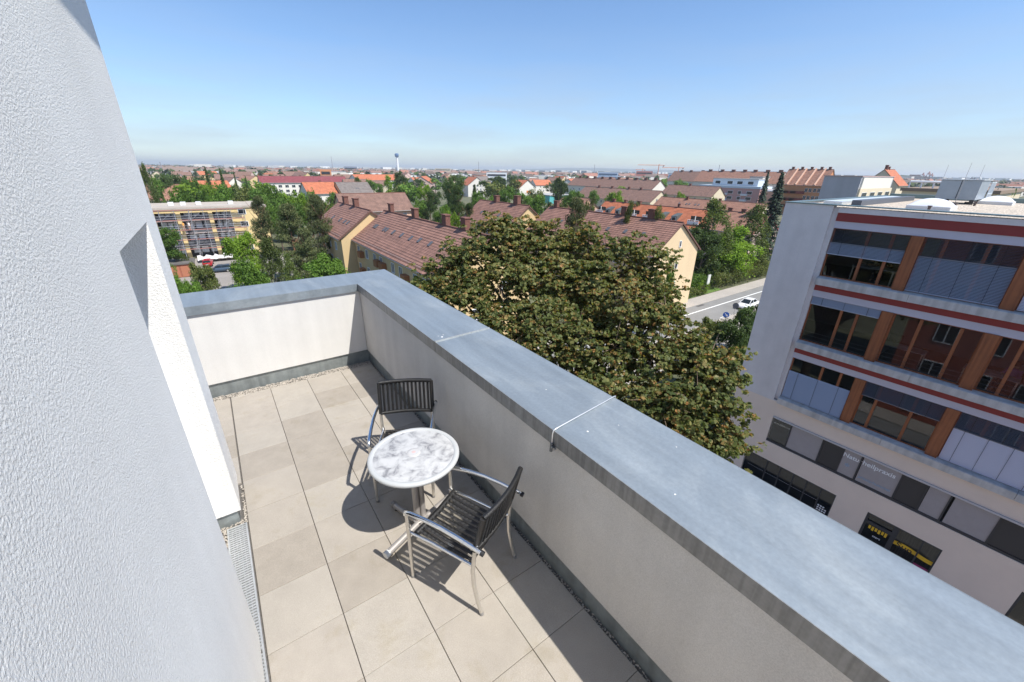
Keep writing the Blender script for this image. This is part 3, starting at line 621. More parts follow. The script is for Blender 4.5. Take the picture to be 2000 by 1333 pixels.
# people and desks inside
def person(name, loc, rz, top, hair, lab):
    root = empty(name, loc); root.rotation_euler = (0, 0, rz)
    J = {'pelvis': (0, 0, .46, .15), 'waist': (0, .02, .66, .125), 'chest': (0, .03, .90, .155), 'neck': (0, .05, 1.07, .06), 'head': (0, .08, 1.22, .105), 'crown': (0, .07, 1.30, .075)}
    J.update({'sl': (-.18, .03, .99, .06), 'el': (-.25, .12, .74, .045), 'wl': (-.16, .36, .74, .032), 'hl': (-.12, .44, .74, .03), 'sr': (.18, .03, .99, .06), 'er': (.25, .12, .74, .045), 'wr': (.16, .36, .74, .032), 'hr': (.12, .44, .74, .03)})
    J.update({'tl': (-.1, .05, .46, .085), 'kl': (-.12, .45, .48, .062), 'al': (-.12, .45, .1, .042), 'fl': (-.12, .58, .04, .035), 'tr': (.1, .05, .46, .085), 'kr': (.12, .45, .48, .062), 'ar': (.12, .45, .1, .042), 'fr': (.12, .58, .04, .035)})
    E_ = [('pelvis', 'waist'), ('waist', 'chest'), ('chest', 'neck'), ('neck', 'head'), ('head', 'crown'), ('chest', 'sl'), ('sl', 'el'), ('el', 'wl'), ('wl', 'hl'), ('chest', 'sr'), ('sr', 'er'), ('er', 'wr'), ('wr', 'hr'), ('pelvis', 'tl'), ('tl', 'kl'), ('kl', 'al'), ('al', 'fl'), ('pelvis', 'tr'), ('tr', 'kr'), ('kr', 'ar'), ('ar', 'fr')]
    ks = list(J); me = bpy.data.meshes.new('body'); me.from_pydata([J[k][:3] for k in ks], [(ks.index(a), ks.index(b)) for a, b in E_], [])
    o = link('body', me, pm('skin', (.45, .28, .20), .6), root); md = o.modifiers.new('skin', 'SKIN')
    for i, k in enumerate(ks): me.skin_vertices[0].data[i].radius = (J[k][3],)*2
    me.skin_vertices[0].data[0].use_root = True; o.modifiers.new('sub', 'SUBSURF').levels = 1
    t = MB().lathe([(.165, .48), (.15, .62), (.165, .82), (.185, .95), (.13, 1.05), (.07, 1.08)], (0, .025, 0), 16)
    for s in (-1, 1): t.tube([(s*.17, .03, .99), (s*.255, .12, .745), (s*.22, .23, .745)], [.075, .062, .055], 8)
    t.build('shirt', pm(name+top[0], top[1], .9), root, False)
    MB().lathe([(.10, 1.16), (.122, 1.22), (.118, 1.30), (.07, 1.36), (0, 1.375)], (0, .05, 0), 14).build('hair', pm('hair_'+hair[0], hair[1], .7), root, False)
    tr = MB()
    for s in (-1, 1): tr.tube([(s*.1, 0, .46), (s*.12, .44, .49), (s*.12, .46, .12)], [.11, .082, .06], 8)
    tr.build('trousers', pm('dark_trousers', (.03, .03, .05), .9), root, False)
    MB().box(-.22, .22, -.2, .24, .36, .41).box(-.03, .03, -.03, .03, .0, .36).box(-.2, .2, -.25, -.21, .41, .85).box(-.2, .2, -.2, .2, 0, .04).build('office_seat', dframe, root, False)
    tag(root, lab, 'person'); return root
person('person', (25.75, 1.75, -1.98), R(75), ('_top', (.05, .05, .06)), ('dark', (.02, .014, .01)), 'person with dark hair in dark top sitting at a desk behind the top floor window')
person('person', (25.3, -3.55, -5.45), R(60), ('_lilac', (.45, .22, .38)), ('brown', (.05, .03, .02)), 'person in a lilac top sitting behind the middle floor window at the right')
def desk(x, y, z, lab):
    d_ = empty('office_desk', (x, y, z)); MB().bbox(x-.4, x+.4, y-.8, y+.8, z+.70, z+.73, .004).build('desk_top', pm('pale_desk', (.55, .56, .58), .5), d_)
    for a in (-.36, .36):
        for b in (-.75, .75): MB().box(x+a-.025, x+a+.025, y+b-.025, y+b+.025, z, z+.70).build('leg', alu, d_)
    MB().box(x-.15, x+.1, y-.3, y+.1, z+.731, z+.75).build('papers', pm('paper', (.75, .75, .75), .8), d_)
    mo = MB().box(x+.18, x+.21, y+.15, y+.65, z+.85, z+1.2).box(x+.17, x+.2, y+.36, y+.44, z+.731, z+.85).build('monitor', dframe, d_)
    tag(d_, lab, 'desk', 'desks behind the office windows')
desk(25.0, 1.9, -1.98, 'pale desk with papers behind the top floor window'); desk(25.3, -.1, -5.45, 'desk with monitor behind the uncovered middle floor window'); desk(24.9, -3.0, -5.45, 'desk in front of the person in the lilac top')

# ================================================================== ground, streets
def sheet(name, x0, x1, y0, y1, z, m, kind='structure'):
    o = MB().quad((x0, y0, z), (x1, y0, z), (x1, y1, z), (x0, y1, z)).build(name, m); tag(o, kind=kind); return o
gmat = pm('ground_grass_earth', (.075, .095, .035), .95, noise=(.02, .3), col2=(.16, .15, .09), fine=(.6, .35))
sheet('ground', -14000, 14000, -3000, 20000, G, gmat)
asph = pm('asphalt', (.21, .205, .195), .9, noise=(.35, .12), fine=(25, .12)); pave = pm('pavement_concrete', (.36, .325, .285), .9, noise=(.5, .08), fine=(6, .1))
paint = pm('road_paint', (.75, .75, .72), .7, noise=(6, .1))
sheet('street', 4.2, 20.6, -60, 23.9, G+.004, asph)
sheet('cross_street', -60, 220, 24.0, 29.6, G+.004, asph); sheet('parking_lane', 24, 200, 21.6, 23.996, G+.008, pave)
def slab(name, x0, x1, y0, y1, h, m):
    o = MB().bbox(x0, x1, y0, y1, G-.05, G+h, .03).build(name, m); tag(o, kind='structure'); return o
slab('pavement', -60, 220, 29.62, 32.2, .11, pave); slab('office_pavement', 20.62, 23.85, -60, 21.5, .11, pave); slab('near_pavement', 1.95, 4.18, -60, 23.8, .11, pave); slab('corner_pavement', 23.86, 200, 18.2, 21.58, .11, pave)
for i, (x0, x1, y0, y1) in enumerate([(30, 215, 27.66, 27.88)]+[(34+6*k, 37+6*k, 24.16, 24.28) for k in range(12)]+[(12.2, 12.35, -50+6*k, -47+6*k) for k in range(12)]):
    sheet('road_marking', x0, x1, y0, y1, G+.012, paint)
sheet('drain_patch', 60.2, 62.2, 29.0, 29.5, G+.009, pm('tar_patch', (.09, .085, .08), .9)); 
sheet('courtyard', -30, 13, 74, 113.5, G+.006, pm('courtyard_asphalt', (.26, .235, .21), .9, noise=(.2, .12), fine=(4, .1)))
sheet('lawn', 62, 74, 32.6, 66, G+.006, pm('lawn_grass', (.10, .17, .03), .95, noise=(.5, .2), fine=(6, .3)))

# ================================================================== houses
tile_br = tilemat('brown_clay_tiles', (.265, .138, .103), (.305, .16, .118), (.12, .062, .047), .62, .40, .035)
tile_br2 = tilemat('dull_brown_tiles', (.20, .115, .088), (.235, .135, .10), (.12, .07, .055), .5, .36, .02)
tile_rd = tilemat('red_brown_tiles', (.29, .145, .098), (.315, .16, .108), (.17, .088, .062), .5, .4, .02)
tile_or = tilemat('orange_tiles', (.42, .135, .065), (.46, .155, .075), (.36, .09, .03), .6, .4, .02)
tile_mr = tilemat('maroon_tiles', (.20, .045, .055), (.22, .055, .06), (.14, .03, .04), .8, .5, .02)
tile_gr = tilemat('grey_tiles', (.17, .145, .13), (.19, .16, .145), (.12, .10, .09), .6, .4, .02)
w_yel = pm('yellow_render', (.64, .47, .25), .9, noise=(.6, .04), streak=(.8, .05)); w_wht = pm('white_render', (.72, .68, .60), .9, noise=(.6, .03)); w_pnk = pm('pink_render', (.66, .46, .40), .9, noise=(.5, .04)); w_crm = pm('cream_render', (.66, .56, .40), .9, noise=(.6, .04)); w_org = pm('orange_render', (.55, .24, .11), .9, noise=(.5, .04)); w_gry = pm('grey_render', (.36, .37, .40), .9, noise=(.5, .05)); w_sal = pm('salmon_render', (.66, .40, .28), .9, noise=(.5, .04))
brick = pm('chimney_brick', (.17, .075, .055), .9, noise=(4, .2), fine=(12, .2)); verge = pm('verge_board', (.14, .07, .055), .8); gutter = pm('gutter_zinc', (.35, .33, .32), .5, .3)
dpane = pm('dark_pane', (.03, .035, .04), .08); shut = pm('roller_shutter', (.68, .68, .66), .6)
def roof_mesh(mb_v, mb_f, uvs, a, b, c, d, steps, th):
    """stepped tile slope: a,b eave corners, c,d ridge corners (a-d, b-c run up); appended to lists"""
    a, b, c, d = map(Vector, (a, b, c, d)); L_ = (b-a).length; S_ = (d-a).length; n = (b-a).cross(d-a).normalized()
    if n.z < 0: n = -n
    for i in range(steps):
        t0, t1 = i/steps, (i+1)/steps; lift0, lift1 = n*(th+.035), n*th
        p = [a.lerp(d, t0)+lift0, b.lerp(c, t0)+lift0, b.lerp(c, t1)+lift1, a.lerp(d, t1)+lift1]
        k = len(mb_v); mb_v += [tuple(q) for q in p]; mb_f.append((k, k+1, k+2, k+3)); uvs += [(0, t0*S_), (L_, t0*S_), (L_, t1*S_), (0, t1*S_)]
        q0, q1 = a.lerp(d, t0), b.lerp(c, t0); k = len(mb_v); mb_v += [tuple(q0), tuple(q1), tuple(q1+lift0), tuple(q0+lift0)]; mb_f.append((k, k+1, k+2, k+3)); uvs += [(0, 0), (L_, 0), (L_, .02), (0, .02)]
def roof_obj(name, quads, steps, mat, parent, th=.12):
    v, f, uv = [], [], []
    for q in quads: roof_mesh(v, f, uv, *q, steps, th)
    me = bpy.data.meshes.new(name); me.from_pydata(v, [], f); ul = me.uv_layers.new(name='uv')
    flat = [c for p in f for c in p]
    ul.data.foreach_set('uv', [x for i in range(len(uv)) for x in uv[i]])
    me.update(); return link(name, me, mat, parent)
def window(root, side, s, z, wd, ht, half, m=None, kind='pane', frame=wf):
    """side 'L','R' (long walls, s along ridge) or 'F','B' (gables, s across); half = distance of that wall from the centre"""
    def bx(mb, s0, s1, z0, z1, d0, d1):
        if side == 'L': mb.box(-half-d1, -half-d0, s0, s1, z0, z1)
        elif side == 'R': mb.box(half+d0, half+d1, s0, s1, z0, z1)
        elif side == 'F': mb.box(s0, s1, -half-d1, -half-d0, z0, z1)
        else: mb.box(s0, s1, half+d0, half+d1, z0, z1)
    f = MB(); t = .07
    bx(f, s-wd/2, s+wd/2, z-.05, z+.02, .002, .11); bx(f, s-wd/2, s+wd/2, z+ht-t, z+ht, .002, .07)
    for q in (s-wd/2, s+wd/2-t): bx(f, q, q+t, z+.021, z+ht-t-.001, .002, .07)
    if wd > 1.0: bx(f, s-.035, s+.035, z+.021, z+ht-t-.001, .002, .065)
    o = f.build('window', frame, root, False)
    g = MB(); bx(g, s-wd/2+t, s+wd/2-t, z+.02, z+ht-t, .003, .02); g.build('pane', m or dpane, o, False); return o
def house(name, label, cat, cx, cy, L_, W_, he, hr, ang, wall_m, roof_m, steps=12, over=.45, wins=(), chims=(), group=None, sky_=(), verge_m=None, snow=0):
    """gable house; root at ground centre, ridge along local Y, eave height he, ridge height hr above the street"""
    root = empty(name, (cx, cy, G)); root.rotation_euler = (0, 0, R(ang)); hw, hl = W_/2, L_/2
    MB().prism([(-hw, 0), (hw, 0), (hw, he), (0, hr-.02), (-hw, he)], 'y', -hl, hl).build('wall', wall_m, root, False)
    sl = (hr-he)/hw; ov = over; ze = he-sl*ov
    q1 = ((-hw-ov, hl+.25, ze), (-hw-ov, -hl-.25, ze), (0, -hl-.25, hr), (0, hl+.25, hr)); q2 = ((hw+ov, -hl-.25, ze), (hw+ov, hl+.25, ze), (0, hl+.25, hr), (0, -hl-.25, hr))
    rf = roof_obj('roof', [q1, q2], steps, roof_m, root)
    MB().tube([(0, -hl-.26, hr+.16), (0, hl+.26, hr+.16)], .13, 8).build('ridge_cap', roof_m if False else brick if roof_m in (tile_br, tile_br2) else verge, rf, False)
    if steps > 6:
        for s in (-1, 1):
            for e_ in (-1, 1):
                y = e_*(hl+.25); a = Vector((s*(hw+ov), y, ze)); b = Vector((0, y, hr)); y2 = y+e_*.04
                MB().hexa([(a.x, y, a.z-.08), (b.x, y, b.z-.08), (b.x, y2, b.z-.08), (a.x, y2, a.z-.08), (a.x, y, a.z+.17), (b.x, y, b.z+.17), (b.x, y2, b.z+.17), (a.x, y2, a.z+.17)]).build('verge', verge_m or verge, rf, False)
        for s in (-1, 1): MB().tube([(s*(hw+ov+.07), -hl-.2, ze), (s*(hw+ov+.07), hl+.2, ze)], .075, 6).build('gutter', gutter, rf, False)
    for (x, y, wx, wy, ht) in chims:
        zb = hr-abs(x)*sl; c_ = MB(); c_.box(x-wx/2, x+wx/2, y-wy/2, y+wy/2, zb-.6, zb+ht); co = c_.build('chimney', brick, rf, False)
        MB().box(x-wx/2-.08, x+wx/2+.08, y-wy/2-.08, y+wy/2+.08, zb+ht+.001, zb+ht+.13).build('cap', brick, co, False)
    for (side, s, z, wd, ht, *rest) in wins: window(root, side, s, z, wd, ht, hw if side in 'LR' else hl, *(rest or ()))
    for (s, y, t) in sky_:    # roof lights: s side -1/1, t fraction up the slope
        x = s*hw*(1-t); z = he+(hr-he)*t; n_ = Vector((s*sl, 0, 1)).normalized(); u_ = Vector((-s, 0, sl)).normalized()
        p0 = Vector((x, y, z))+n_*.16; q = [p0+Vector((0, a*.28, 0))+u_*b*.4 for a, b in ((-1, -1), (1, -1), (1, 1), (-1, 1))]
        MB().hexa([tuple(k) for k in q]+[tuple(k+n_*.09) for k in q]).build('roof_light', pm('roof_light_glass', (.10, .10, .11), .5), rf, False)
    if snow:
        sg_ = MB()
        for s in (-1, 1):
            x = s*(hw+ov*.2); z = he-sl*ov*.2+.3; sg_.tube([(x, -hl, z), (x, hl, z)], .03, 5)
        sg_.build('snow_guard', gutter, rf, False)
    tag(root, label, cat, group); return root
def rows(side, ys, zs, wd=1.1, ht=1.35, *r_): return [(side, y, z, wd, ht, *r_) for y in ys for z in zs]
zs3 = (1.1, 3.9, 6.7)
EST = 'brown roofed estate houses'
house('row_house', 'long brown-tiled row house with four chimneys and yellow walls, just beyond the terrace corner', 'house', 23.8, 50.3, 33.0, 11, 9, 13, 0, w_yel, tile_br, 17,
      wins=rows('L', (-11, -8.2, -3.5, -.7, 4, 6.8, 10.5, 14.8), zs3)+rows('F', (-2, 2), (4, 7)), chims=((.2, 13.8, .6, 1.1, 1.5), (.2, 4.1, .65, 1.15, 1.5), (.2, -5.7, .65, 1.15, 1.5), (.2, -10.7, .65, 1.05, 1.6)), group=EST,
      sky_=[(-1, y, t) for y, t in ((13.4, .50), (12.6, .5), (9, .5), (8, .5), (5.2, .5), (2.0, .5), (-1.2, .5), (-3.8, .52), (-7, .52), (-10.4, .5))], snow=1)
house('row_house', 'brown-tiled house with bare yellow gable staggered behind the long row house', 'house', 21.4, 77.0, 20.0, 10.4, 9.2, 13.1, 0, w_yel, tile_br, 16, wins=rows('L', (-6, -2, 2, 6), zs3), chims=((.2, -1.6, .8, 1.3, 1.6), (.2, 5.2, .8, 1.3, 1.6)), group=EST, sky_=[(-1, y, .45) for y in (-7, -5, -2, 3)], snow=1)
house('row_house', 'dull brown hipless roof lying crosswise behind the two yellow row houses', 'house', 38.0, 117.6, 19.0, 11.4, 9, 13, 90, w_sal, tile_br2, 14, wins=rows('L', (-7, -4, 0, 4, 7), zs3)+rows('R', (-7, -4, 0, 4, 7), zs3), group=EST)
house('row_house', 'brown-tiled house with plain yellow gable end facing the cross street', 'house', 55.2, 46.0, 29.4, 11, 9, 13, 0, pm('gable_cream', (.70, .53, .33), .9, noise=(.5, .03), streak=(.7, .04)), tile_br, 17, wins=rows('L', (-12, -8, -4, 0, 4, 8, 12), zs3)+rows('R', (-12, -8, -4, 0, 4, 8, 12), zs3)+[('F', .5, 9.6, .5, .9), ('F', .3, 6.4, .75, .95), ('F', .4, 3.4, .75, .95)],
      chims=((.2, -9.2, .65, 1.0, 1.6), (.2, -3.9, .65, 1.0, 1.6), (.2, 13.0, .65, 1.0, 1.4)), group=EST, sky_=[(-1, y, .5) for y in (-10.4, -7, -3.4, 5, 8)], snow=1)
house('row_house', 'brown-tiled house with two chimneys behind the big bronze tree, its gable yellow', 'house', 52.6, 73.6, 18.6, 10.4, 9, 13, 0, w_yel, tile_br, 15, wins=rows('L', (-6, -2, 2, 6), zs3)+rows('F', (-2, 2), (4, 7)), chims=((.2, -5.1, .9, 1.4, 1.9), (.2, 2.7, .9, 1.2, 1.5)), group=EST, sky_=[(-1, y, .45) for y in (-3, 0, 4)])
hp = house('terraced_house', 'row with bright orange tiled roof, dark dormers and white roof terraces', 'house', 103, 70.5, 37, 10.6, 7, 11, 0, w_wht, tile_or, 14, wins=rows('L', (-16.5, -12, -9, -5, -1, 3, 7, 11), (1.2, 4.1))+[('L', -14.6, 4.3, 1.6, 2.0)], chims=((.3, -7.3, .5, .6, 1.2), (.3, 5.8, .7, 1.1, 1.1), (.3, 10.9, .7, .7, 1.1), (.3, 15.5, .7, 1, 1.1)), group=EST)
zincd = pm('dormer_zinc', (.13, .15, .145), .5, .4)
for y in (13.7, 9.9, -5.5, -9.3):    # shed dormers
    d_ = MB(); x0, x1 = -4.3, -1.6; zf = 7+4*(1-4.3/5.3)
    d_.hexa([(x0, y-.8, zf), (x1, y-.8, zf+1.9), (x1, y+.8, zf+1.9), (x0, y+.8, zf), (x0, y-.8, zf+1.55), (x1, y-.8, zf+2.2), (x1, y+.8, zf+2.2), (x0, y+.8, zf+1.55)])
    do = d_.build('dormer', zincd, hp, False); MB().box(x0-.03, x0-.002, y-.6, y+.6, zf+.35, zf+1.35).build('window_frame', wf, do, False); MB().box(x0-.05, x0-.031, y-.5, y+.5, zf+.43, zf+1.27).build('pane', dpane, do, False)
for y in (16.9, 4.1, -1.1, -15.0):   # cut-in roof terraces
    x0, x1 = -4.6, -2.4; zf = 7+4*(1-4.6/5.3)
    t_ = MB(); t_.box(x0, x1, y-1.5, y+1.5, zf+.2, zf+.5); to = t_.build('roof_terrace', pm('white_terrace', (.75, .75, .72), .8), hp, False)
    MB().box(x1-.9, x1-.85, y-1.5, y+1.5, zf+.5, zf+2.2).build('glazing', dpane, to, False); rl = MB()
    for k in range(6): rl.tube([(x0, y-1.5+k*.6, zf+.5), (x0, y-1.5+k*.6, zf+1.3)], .05, 5)
    rl.tube([(x0, y-1.5, zf+1.3), (x0, y+1.5, zf+1.3)], .06, 5); rl.box(x0, x0+.1, y-1.5, y+1.5, zf+.5, zf+1.0); rl.build('railing', wf, to, False)
    MB().box(x0+.8, x0+.95, y-.08, y+.08, zf+.5, zf+2.3).build('folded_parasol', pm('parasol_white', (.75, .74, .7), .8), to, False)
house('row_house', 'red-brown tiled house with pink gable wall next to the tall spruce', 'house', 104.2, 46.1, 11.4, 12.4, 7.4, 11.1, 0, pm('pale_pink_render', (.68, .50, .45), .9, noise=(.5, .04)), tile_rd, 14, wins=rows('F', (-3, .6, 3.6), (1.6, 4.6))+[('F', 3.2, 6.6, 1.5, 1.4, shut)], chims=((.2, 3.6, .6, 1, 1.0), (.2, .3, .6, 1, .9), (.2, -2.2, .5, .8, .8)), group=EST, verge_m=pm('pink_verge', (.45, .12, .12), .8))
house('row_house', 'long dull brown roof with roof lights parallel behind the orange row', 'house', 140.5, 76, 38, 14, 6.8, 11.2, 0, w_crm, tile_rd, 14, wins=rows('F', (-2, 2), (4, 7)), chims=((-.4, -4, .7, .8, 1), (-.4, 8, .7, .8, 1.0)), group=EST, sky_=[(-1, y, .62) for y in (2, 3.2, 5.5, 6.7, 9.5)])
house('row_house', 'dull brown roof with cream gable and short chimneys two rows behind the orange row', 'house', 189.5, 157, 54, 16, 6, 11, 0, w_crm, tile_br2, 12, wins=rows('L', (-18, -12, -6, 0, 6, 12), (1, 3.6))+rows('F', (-3, 3), (3, 6)), chims=tuple((.2, y, .8, 1.2, 1.3) for y in (-14, -6, 6, 16)), group=EST)
house('row_house', 'longest brown roof with a row of ten leaning chimney shadows in the middle distance', 'house', 238, 205, 78, 15, 10, 15, 0, w_wht, tile_br2, 10, wins=rows('L', range(-34, 36, 6), zs3), chims=tuple((.2, -35+7.6*k, .9, 2.2, 1.5) for k in range(10)), group=EST)
house('row_house', 'plain brown roof with cream walls left of the pink and blue flats', 'house', 214, 128, 30, 13, 9, 13.4, 0, w_crm, tile_br2, 10, wins=rows('L', range(-12, 13, 6), zs3), chims=((.2, 2, .8, 1, 1.2),), group=EST)
house('low_house', 'low salmon-red roof peeping between trees left of the orange row', 'house', 122, 122, 14, 12, 6, 9.8, 0, w_sal, tile_rd, 10)
house('apartment_house', 'very long apartment house with maroon roof far behind the scaffolded block', 'house', 57, 322, 54, 12, 10, 13.6, 90, w_wht, tile_mr, 9, wins=rows('L', range(-24, 26, 4), (1.2, 4, 6.9), 2.2, 1.6), chims=tuple((.2, y, .6, .8, .9) for y in (-20, -10, 2, 14)))
house('town_house', 'house half roofed in orange with two dormers, joined to a grey roofed half', 'house', 44.5, 218, 14, 13, 8.4, 13, 96, w_wht, tile_or, 10, wins=rows('L', (-5, -2, 2, 5), (2, 5.2), 1.6), chims=((.2, -1, .5, .8, .9),))
house('town_house', 'grey-brown roofed house with yellow gable joined to the orange dormer house', 'house', 59.6, 215.6, 15.5, 13, 8.4, 13, 96, w_yel, tile_gr, 10, wins=rows('L', (-5, -2, 2, 5), (2, 5.2))+rows('F', (-2, 2), (2, 5.2)), sky_=[(-1, -1.5, .4), (-1, -.4, .4)])
house('town_house', 'brown roofed house with cream gable at the far left above the scaffolded block', 'house', -12.5, 226, 20, 15, 6.5, 12, 68, w_crm, tile_rd, 10, wins=rows('F', (-2, 2), (2, 4.6)))
house('town_house', 'white house with broad bright orange roof right of the maroon roofed block', 'house', 133, 404, 44, 18, 9.4, 14, 100, w_wht, tile_or, 9, wins=rows('L', range(-18, 20, 4), (1.5, 4.4, 7), 1.6))
house('town_house', 'pale pink house with orange roof and balcony niche behind a lime-green tree', 'house', 149, 330, 32, 16, 9.2, 14, 28-60, w_pnk, tile_or, 9, wins=rows('F', (-4, 3), (2, 5, 7.6))+rows('R', range(-12, 14, 5), (2, 5)))
house('town_house', 'narrow white house with steep orange gable roof in the middle distance', 'house', 176, 296, 20, 15, 8.6, 14.2, -12, w_wht, tile_or, 9, wins=rows('F', (-3, 0, 3), (1.8, 4.8, 7.4))+rows('R', (-6, 0, 6), (2, 5)), chims=((1, 2, .9, .9, 1.6),))
house('town_house', 'white house with orange hip-like roof and orange awning right of the white office slab', 'house', 193, 254, 15, 15, 8, 13.2, 0, w_wht, tile_or, 9, wins=[('F', 1, 4.4, 4, 1.8, pm('orange_awning', (.7, .22, .04), .8))])
house('town_house', 'wide house with bright orange roof and white dormers behind birch trees', 'house', 252, 262, 46, 17, 8.5, 14, -52, w_wht, tile_or, 9, wins=rows('L', range(-18, 20, 6), (2, 5), 2), sky_=[(-1, y, .6) for y in (-8, -6, 0, 2, 10)])
tb_ = empty('flat_pavilion', (190, 214, G)); tag(tb_, 'flat-roofed turquoise pavilion among trees', 'pavilion')
MB().box(180, 200, 206, 226, G, G+5).build('wall', pm('turquoise_wall', (.10, .42, .42), .7), tb_); MB().box(179.6, 200.4, 205.6, 226.4, G+5.001, G+5.3).build('roof', pm('grey_roof_felt', (.36, .35, .34), .9), tb_)
# balcony boxes and stair openings on the long row house
lr = [o for o in SC.objects if o.name == 'row_house'][0]
for y in (12.8, 4.9, 2.6, -5.6, -13.2):
    for z in (1.0, 3.8, 6.5):
        MB().box(-6.2, -5.502, y-.7, y+.7, z, z+.95).build('balcony', pm('balcony_orange', (.36, .15, .06), .85), lr, False)

# ================================================================== block under scaffolding
SY = 114.5
def sx(px, py=440): return pY(px, py, SY).x
sb = empty('renovated_block', (-3, SY+7, G)); tag(sb, 'yellow flat-roofed block under renovation with its loggias open', 'building')
ZR = -5.9; xl, xr = -20, sx(516, 400)
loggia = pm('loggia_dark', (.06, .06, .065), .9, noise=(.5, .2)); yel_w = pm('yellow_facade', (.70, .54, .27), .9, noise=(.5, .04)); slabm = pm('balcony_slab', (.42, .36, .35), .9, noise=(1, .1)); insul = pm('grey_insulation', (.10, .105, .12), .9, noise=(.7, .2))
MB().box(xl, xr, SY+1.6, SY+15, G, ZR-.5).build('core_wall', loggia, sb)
MB().box(xl, xr+.3, SY-.35, SY+15.3, ZR-.45, ZR).build('roof', pm('pale_roof_felt', (.40, .35, .29), .9, noise=(.4, .1), fine=(3, .08)), sb)
MB().box(xl, xr, SY-.1, SY+1.59, ZR-1.15, ZR-.451).build('cornice', yel_w, sb)
bays = [sx(p) for p in (277, 303, 354, 417, 460)]
for x in bays: MB().box(x-.45, x+.35, SY-.1, SY+1.59, G, ZR-1.151).build('pilaster', yel_w, sb)
MB().box(bays[-1]+.351, xr, SY-.05, SY+1.59, G, ZR-1.151).build('end_wall', yel_w, sb)
for k in range(1, 4):
    z = G+k*2.75
    for a, b in zip(bays, bays[1:]):
        MB().box(a+.351, b-.451, SY+.0, SY+1.59, z-.1, z+.12).build('balcony_slab', slabm, sb)
        MB().box(a+.351, b-.451, SY+.02, SY+.1, z+.121, z+.95).build('balustrade', insul, sb)
for a, b in zip(bays, bays[1:]):
    for k in range(4):
        z = G+k*2.75+.9
        for j in range(3):
            x = a+.9+j*(b-a-2.2)/2.2; MB().box(x, x+1.2, SY+1.5, SY+1.598, z, z+1.4).build('window', wf, sb)
window_x = (bays[-1]+xr)/2-1.5
for k in range(4):
    o = MB().box(window_x-.8, window_x+.8, SY-.12, SY-.051, G+k*2.75+.9, G+k*2.75+2.1).build('window', wf, sb); MB().box(window_x-.7, window_x+.7, SY-.14, SY-.121, G+k*2.75+1, G+k*2.75+2.0).build('pane', dpane, o)
for px_ in (340, 361, 388, 446, 300): x = pz(px_, 393, ZR).x; MB().box(x-.5, x+.5, SY+6, SY+7.2, ZR+.001, ZR+.7).build('roof_vent', pm('vent_white', (.7, .7, .7), .6), sb)
sf = empty('scaffolding', (-3, SY-1, G)); tag(sf, 'steel tube scaffolding with plank decks in front of the yellow block', 'scaffolding')
tube_m = pm('scaffold_tube', (.50, .50, .52), .4, .5); deck = pm('scaffold_deck', (.36, .30, .27), .8, noise=(2, .2)); toe = pm('toe_board', (.42, .20, .17), .8)
xs = []; x = -19.5
while x < bays[-1]+2.2: xs.append(x); x += 2.57
levels = [G+2.1*k for k in range(0, 6)]
for i, x in enumerate(xs):
    for y in (SY-1.25, SY-.55): MB().tube([(x, y, G), (x, y, ZR-.6)], .045, 5).build('standard', tube_m, sf)
for z in levels[1:]:
    for a, b in zip(xs, xs[1:]):
        MB().box(a+.05, b-.05, SY-1.2, SY-.58, z-.04, z+.02).build('deck_board', deck, sf)
        MB().box(a+.05, b-.05, SY-1.29, SY-1.26, z+.021, z+.17).build('toe_board', toe, sf)
    for h in (.5, 1.0):
        for a, b in zip(xs, xs[1:]): MB().tube([(a, SY-1.31, z+h), (b, SY-1.31, z+h)], .028, 5).build('guard_rail', tube_m, sf)
for j, (a, b) in enumerate(zip(xs, xs[1:])):
    if j % 2 == 0:
        for z0, z1 in zip(levels, levels[1:]):
            if (int((z0-G)/2.1)+j) % 3: MB().tube([(a, SY-1.34, z0), (b, SY-1.34, z1)], .026, 5).build('brace', tube_m, sf)
for xq in (sx(372), sx(440)):
    for z0 in levels[:-1]:
        lm = MB()
        for s in (0, .45): lm.tube([(xq+s, SY-1.5, z0), (xq+s+.5, SY-1.42, z0+2.1)], .03, 5)
        for k in range(7): lm.tube([(xq+k*.07, SY-1.49, z0+.15+k*.29), (xq+.45+k*.07, SY-1.49, z0+.15+k*.29)], .02, 4)
        lm.build('ladder', tube_m, sf)
for xw in (sx(343, 430), sx(344, 405)): pass
def worker(x, z, m, lab):
    r_ = empty('person', (x, SY-.95, z)); J = [((0, 0, .95), .15), ((0, 0, 1.2), .14), ((0, 0, 1.42), .17), ((0, 0, 1.55), .06), ((0, .02, 1.68), .11), ((-.2, 0, 1.42), .07), ((-.27, .05, 1.12), .05), ((-.22, .28, 1.05), .04), ((.2, 0, 1.42), .07), ((.27, .05, 1.12), .05), ((.22, .28, 1.1), .04), ((-.1, 0, .9), .1), ((-.12, .03, .5), .07), ((-.12, 0, .08), .05), ((.1, 0, .9), .1), ((.12, .03, .5), .07), ((.12, 0, .08), .05)]
    E_ = [(0, 1), (1, 2), (2, 3), (3, 4), (2, 5), (5, 6), (6, 7), (2, 8), (8, 9), (9, 10), (0, 11), (11, 12), (12, 13), (0, 14), (14, 15), (15, 16)]
    me = bpy.data.meshes.new('body'); me.from_pydata([p for p, _ in J], E_, []); o = link('body', me, pm('skin', (.45, .28, .20), .6), r_); o.modifiers.new('s', 'SKIN')
    for i, (_, r0) in enumerate(J): me.skin_vertices[0].data[i].radius = (r0, r0)
    me.skin_vertices[0].data[0].use_root = True
    MB().lathe([(.19, .9), (.17, 1.15), (.21, 1.4), (.1, 1.53)], (0, 0, 0), 10).build('shirt', m, r_, False)
    MB().lathe([(.115, 1.66), (.12, 1.74), (.07, 1.82), (0, 1.83)], (0, .02, 0), 10).build('cap', m, r_, False); tag(r_, lab, 'person')
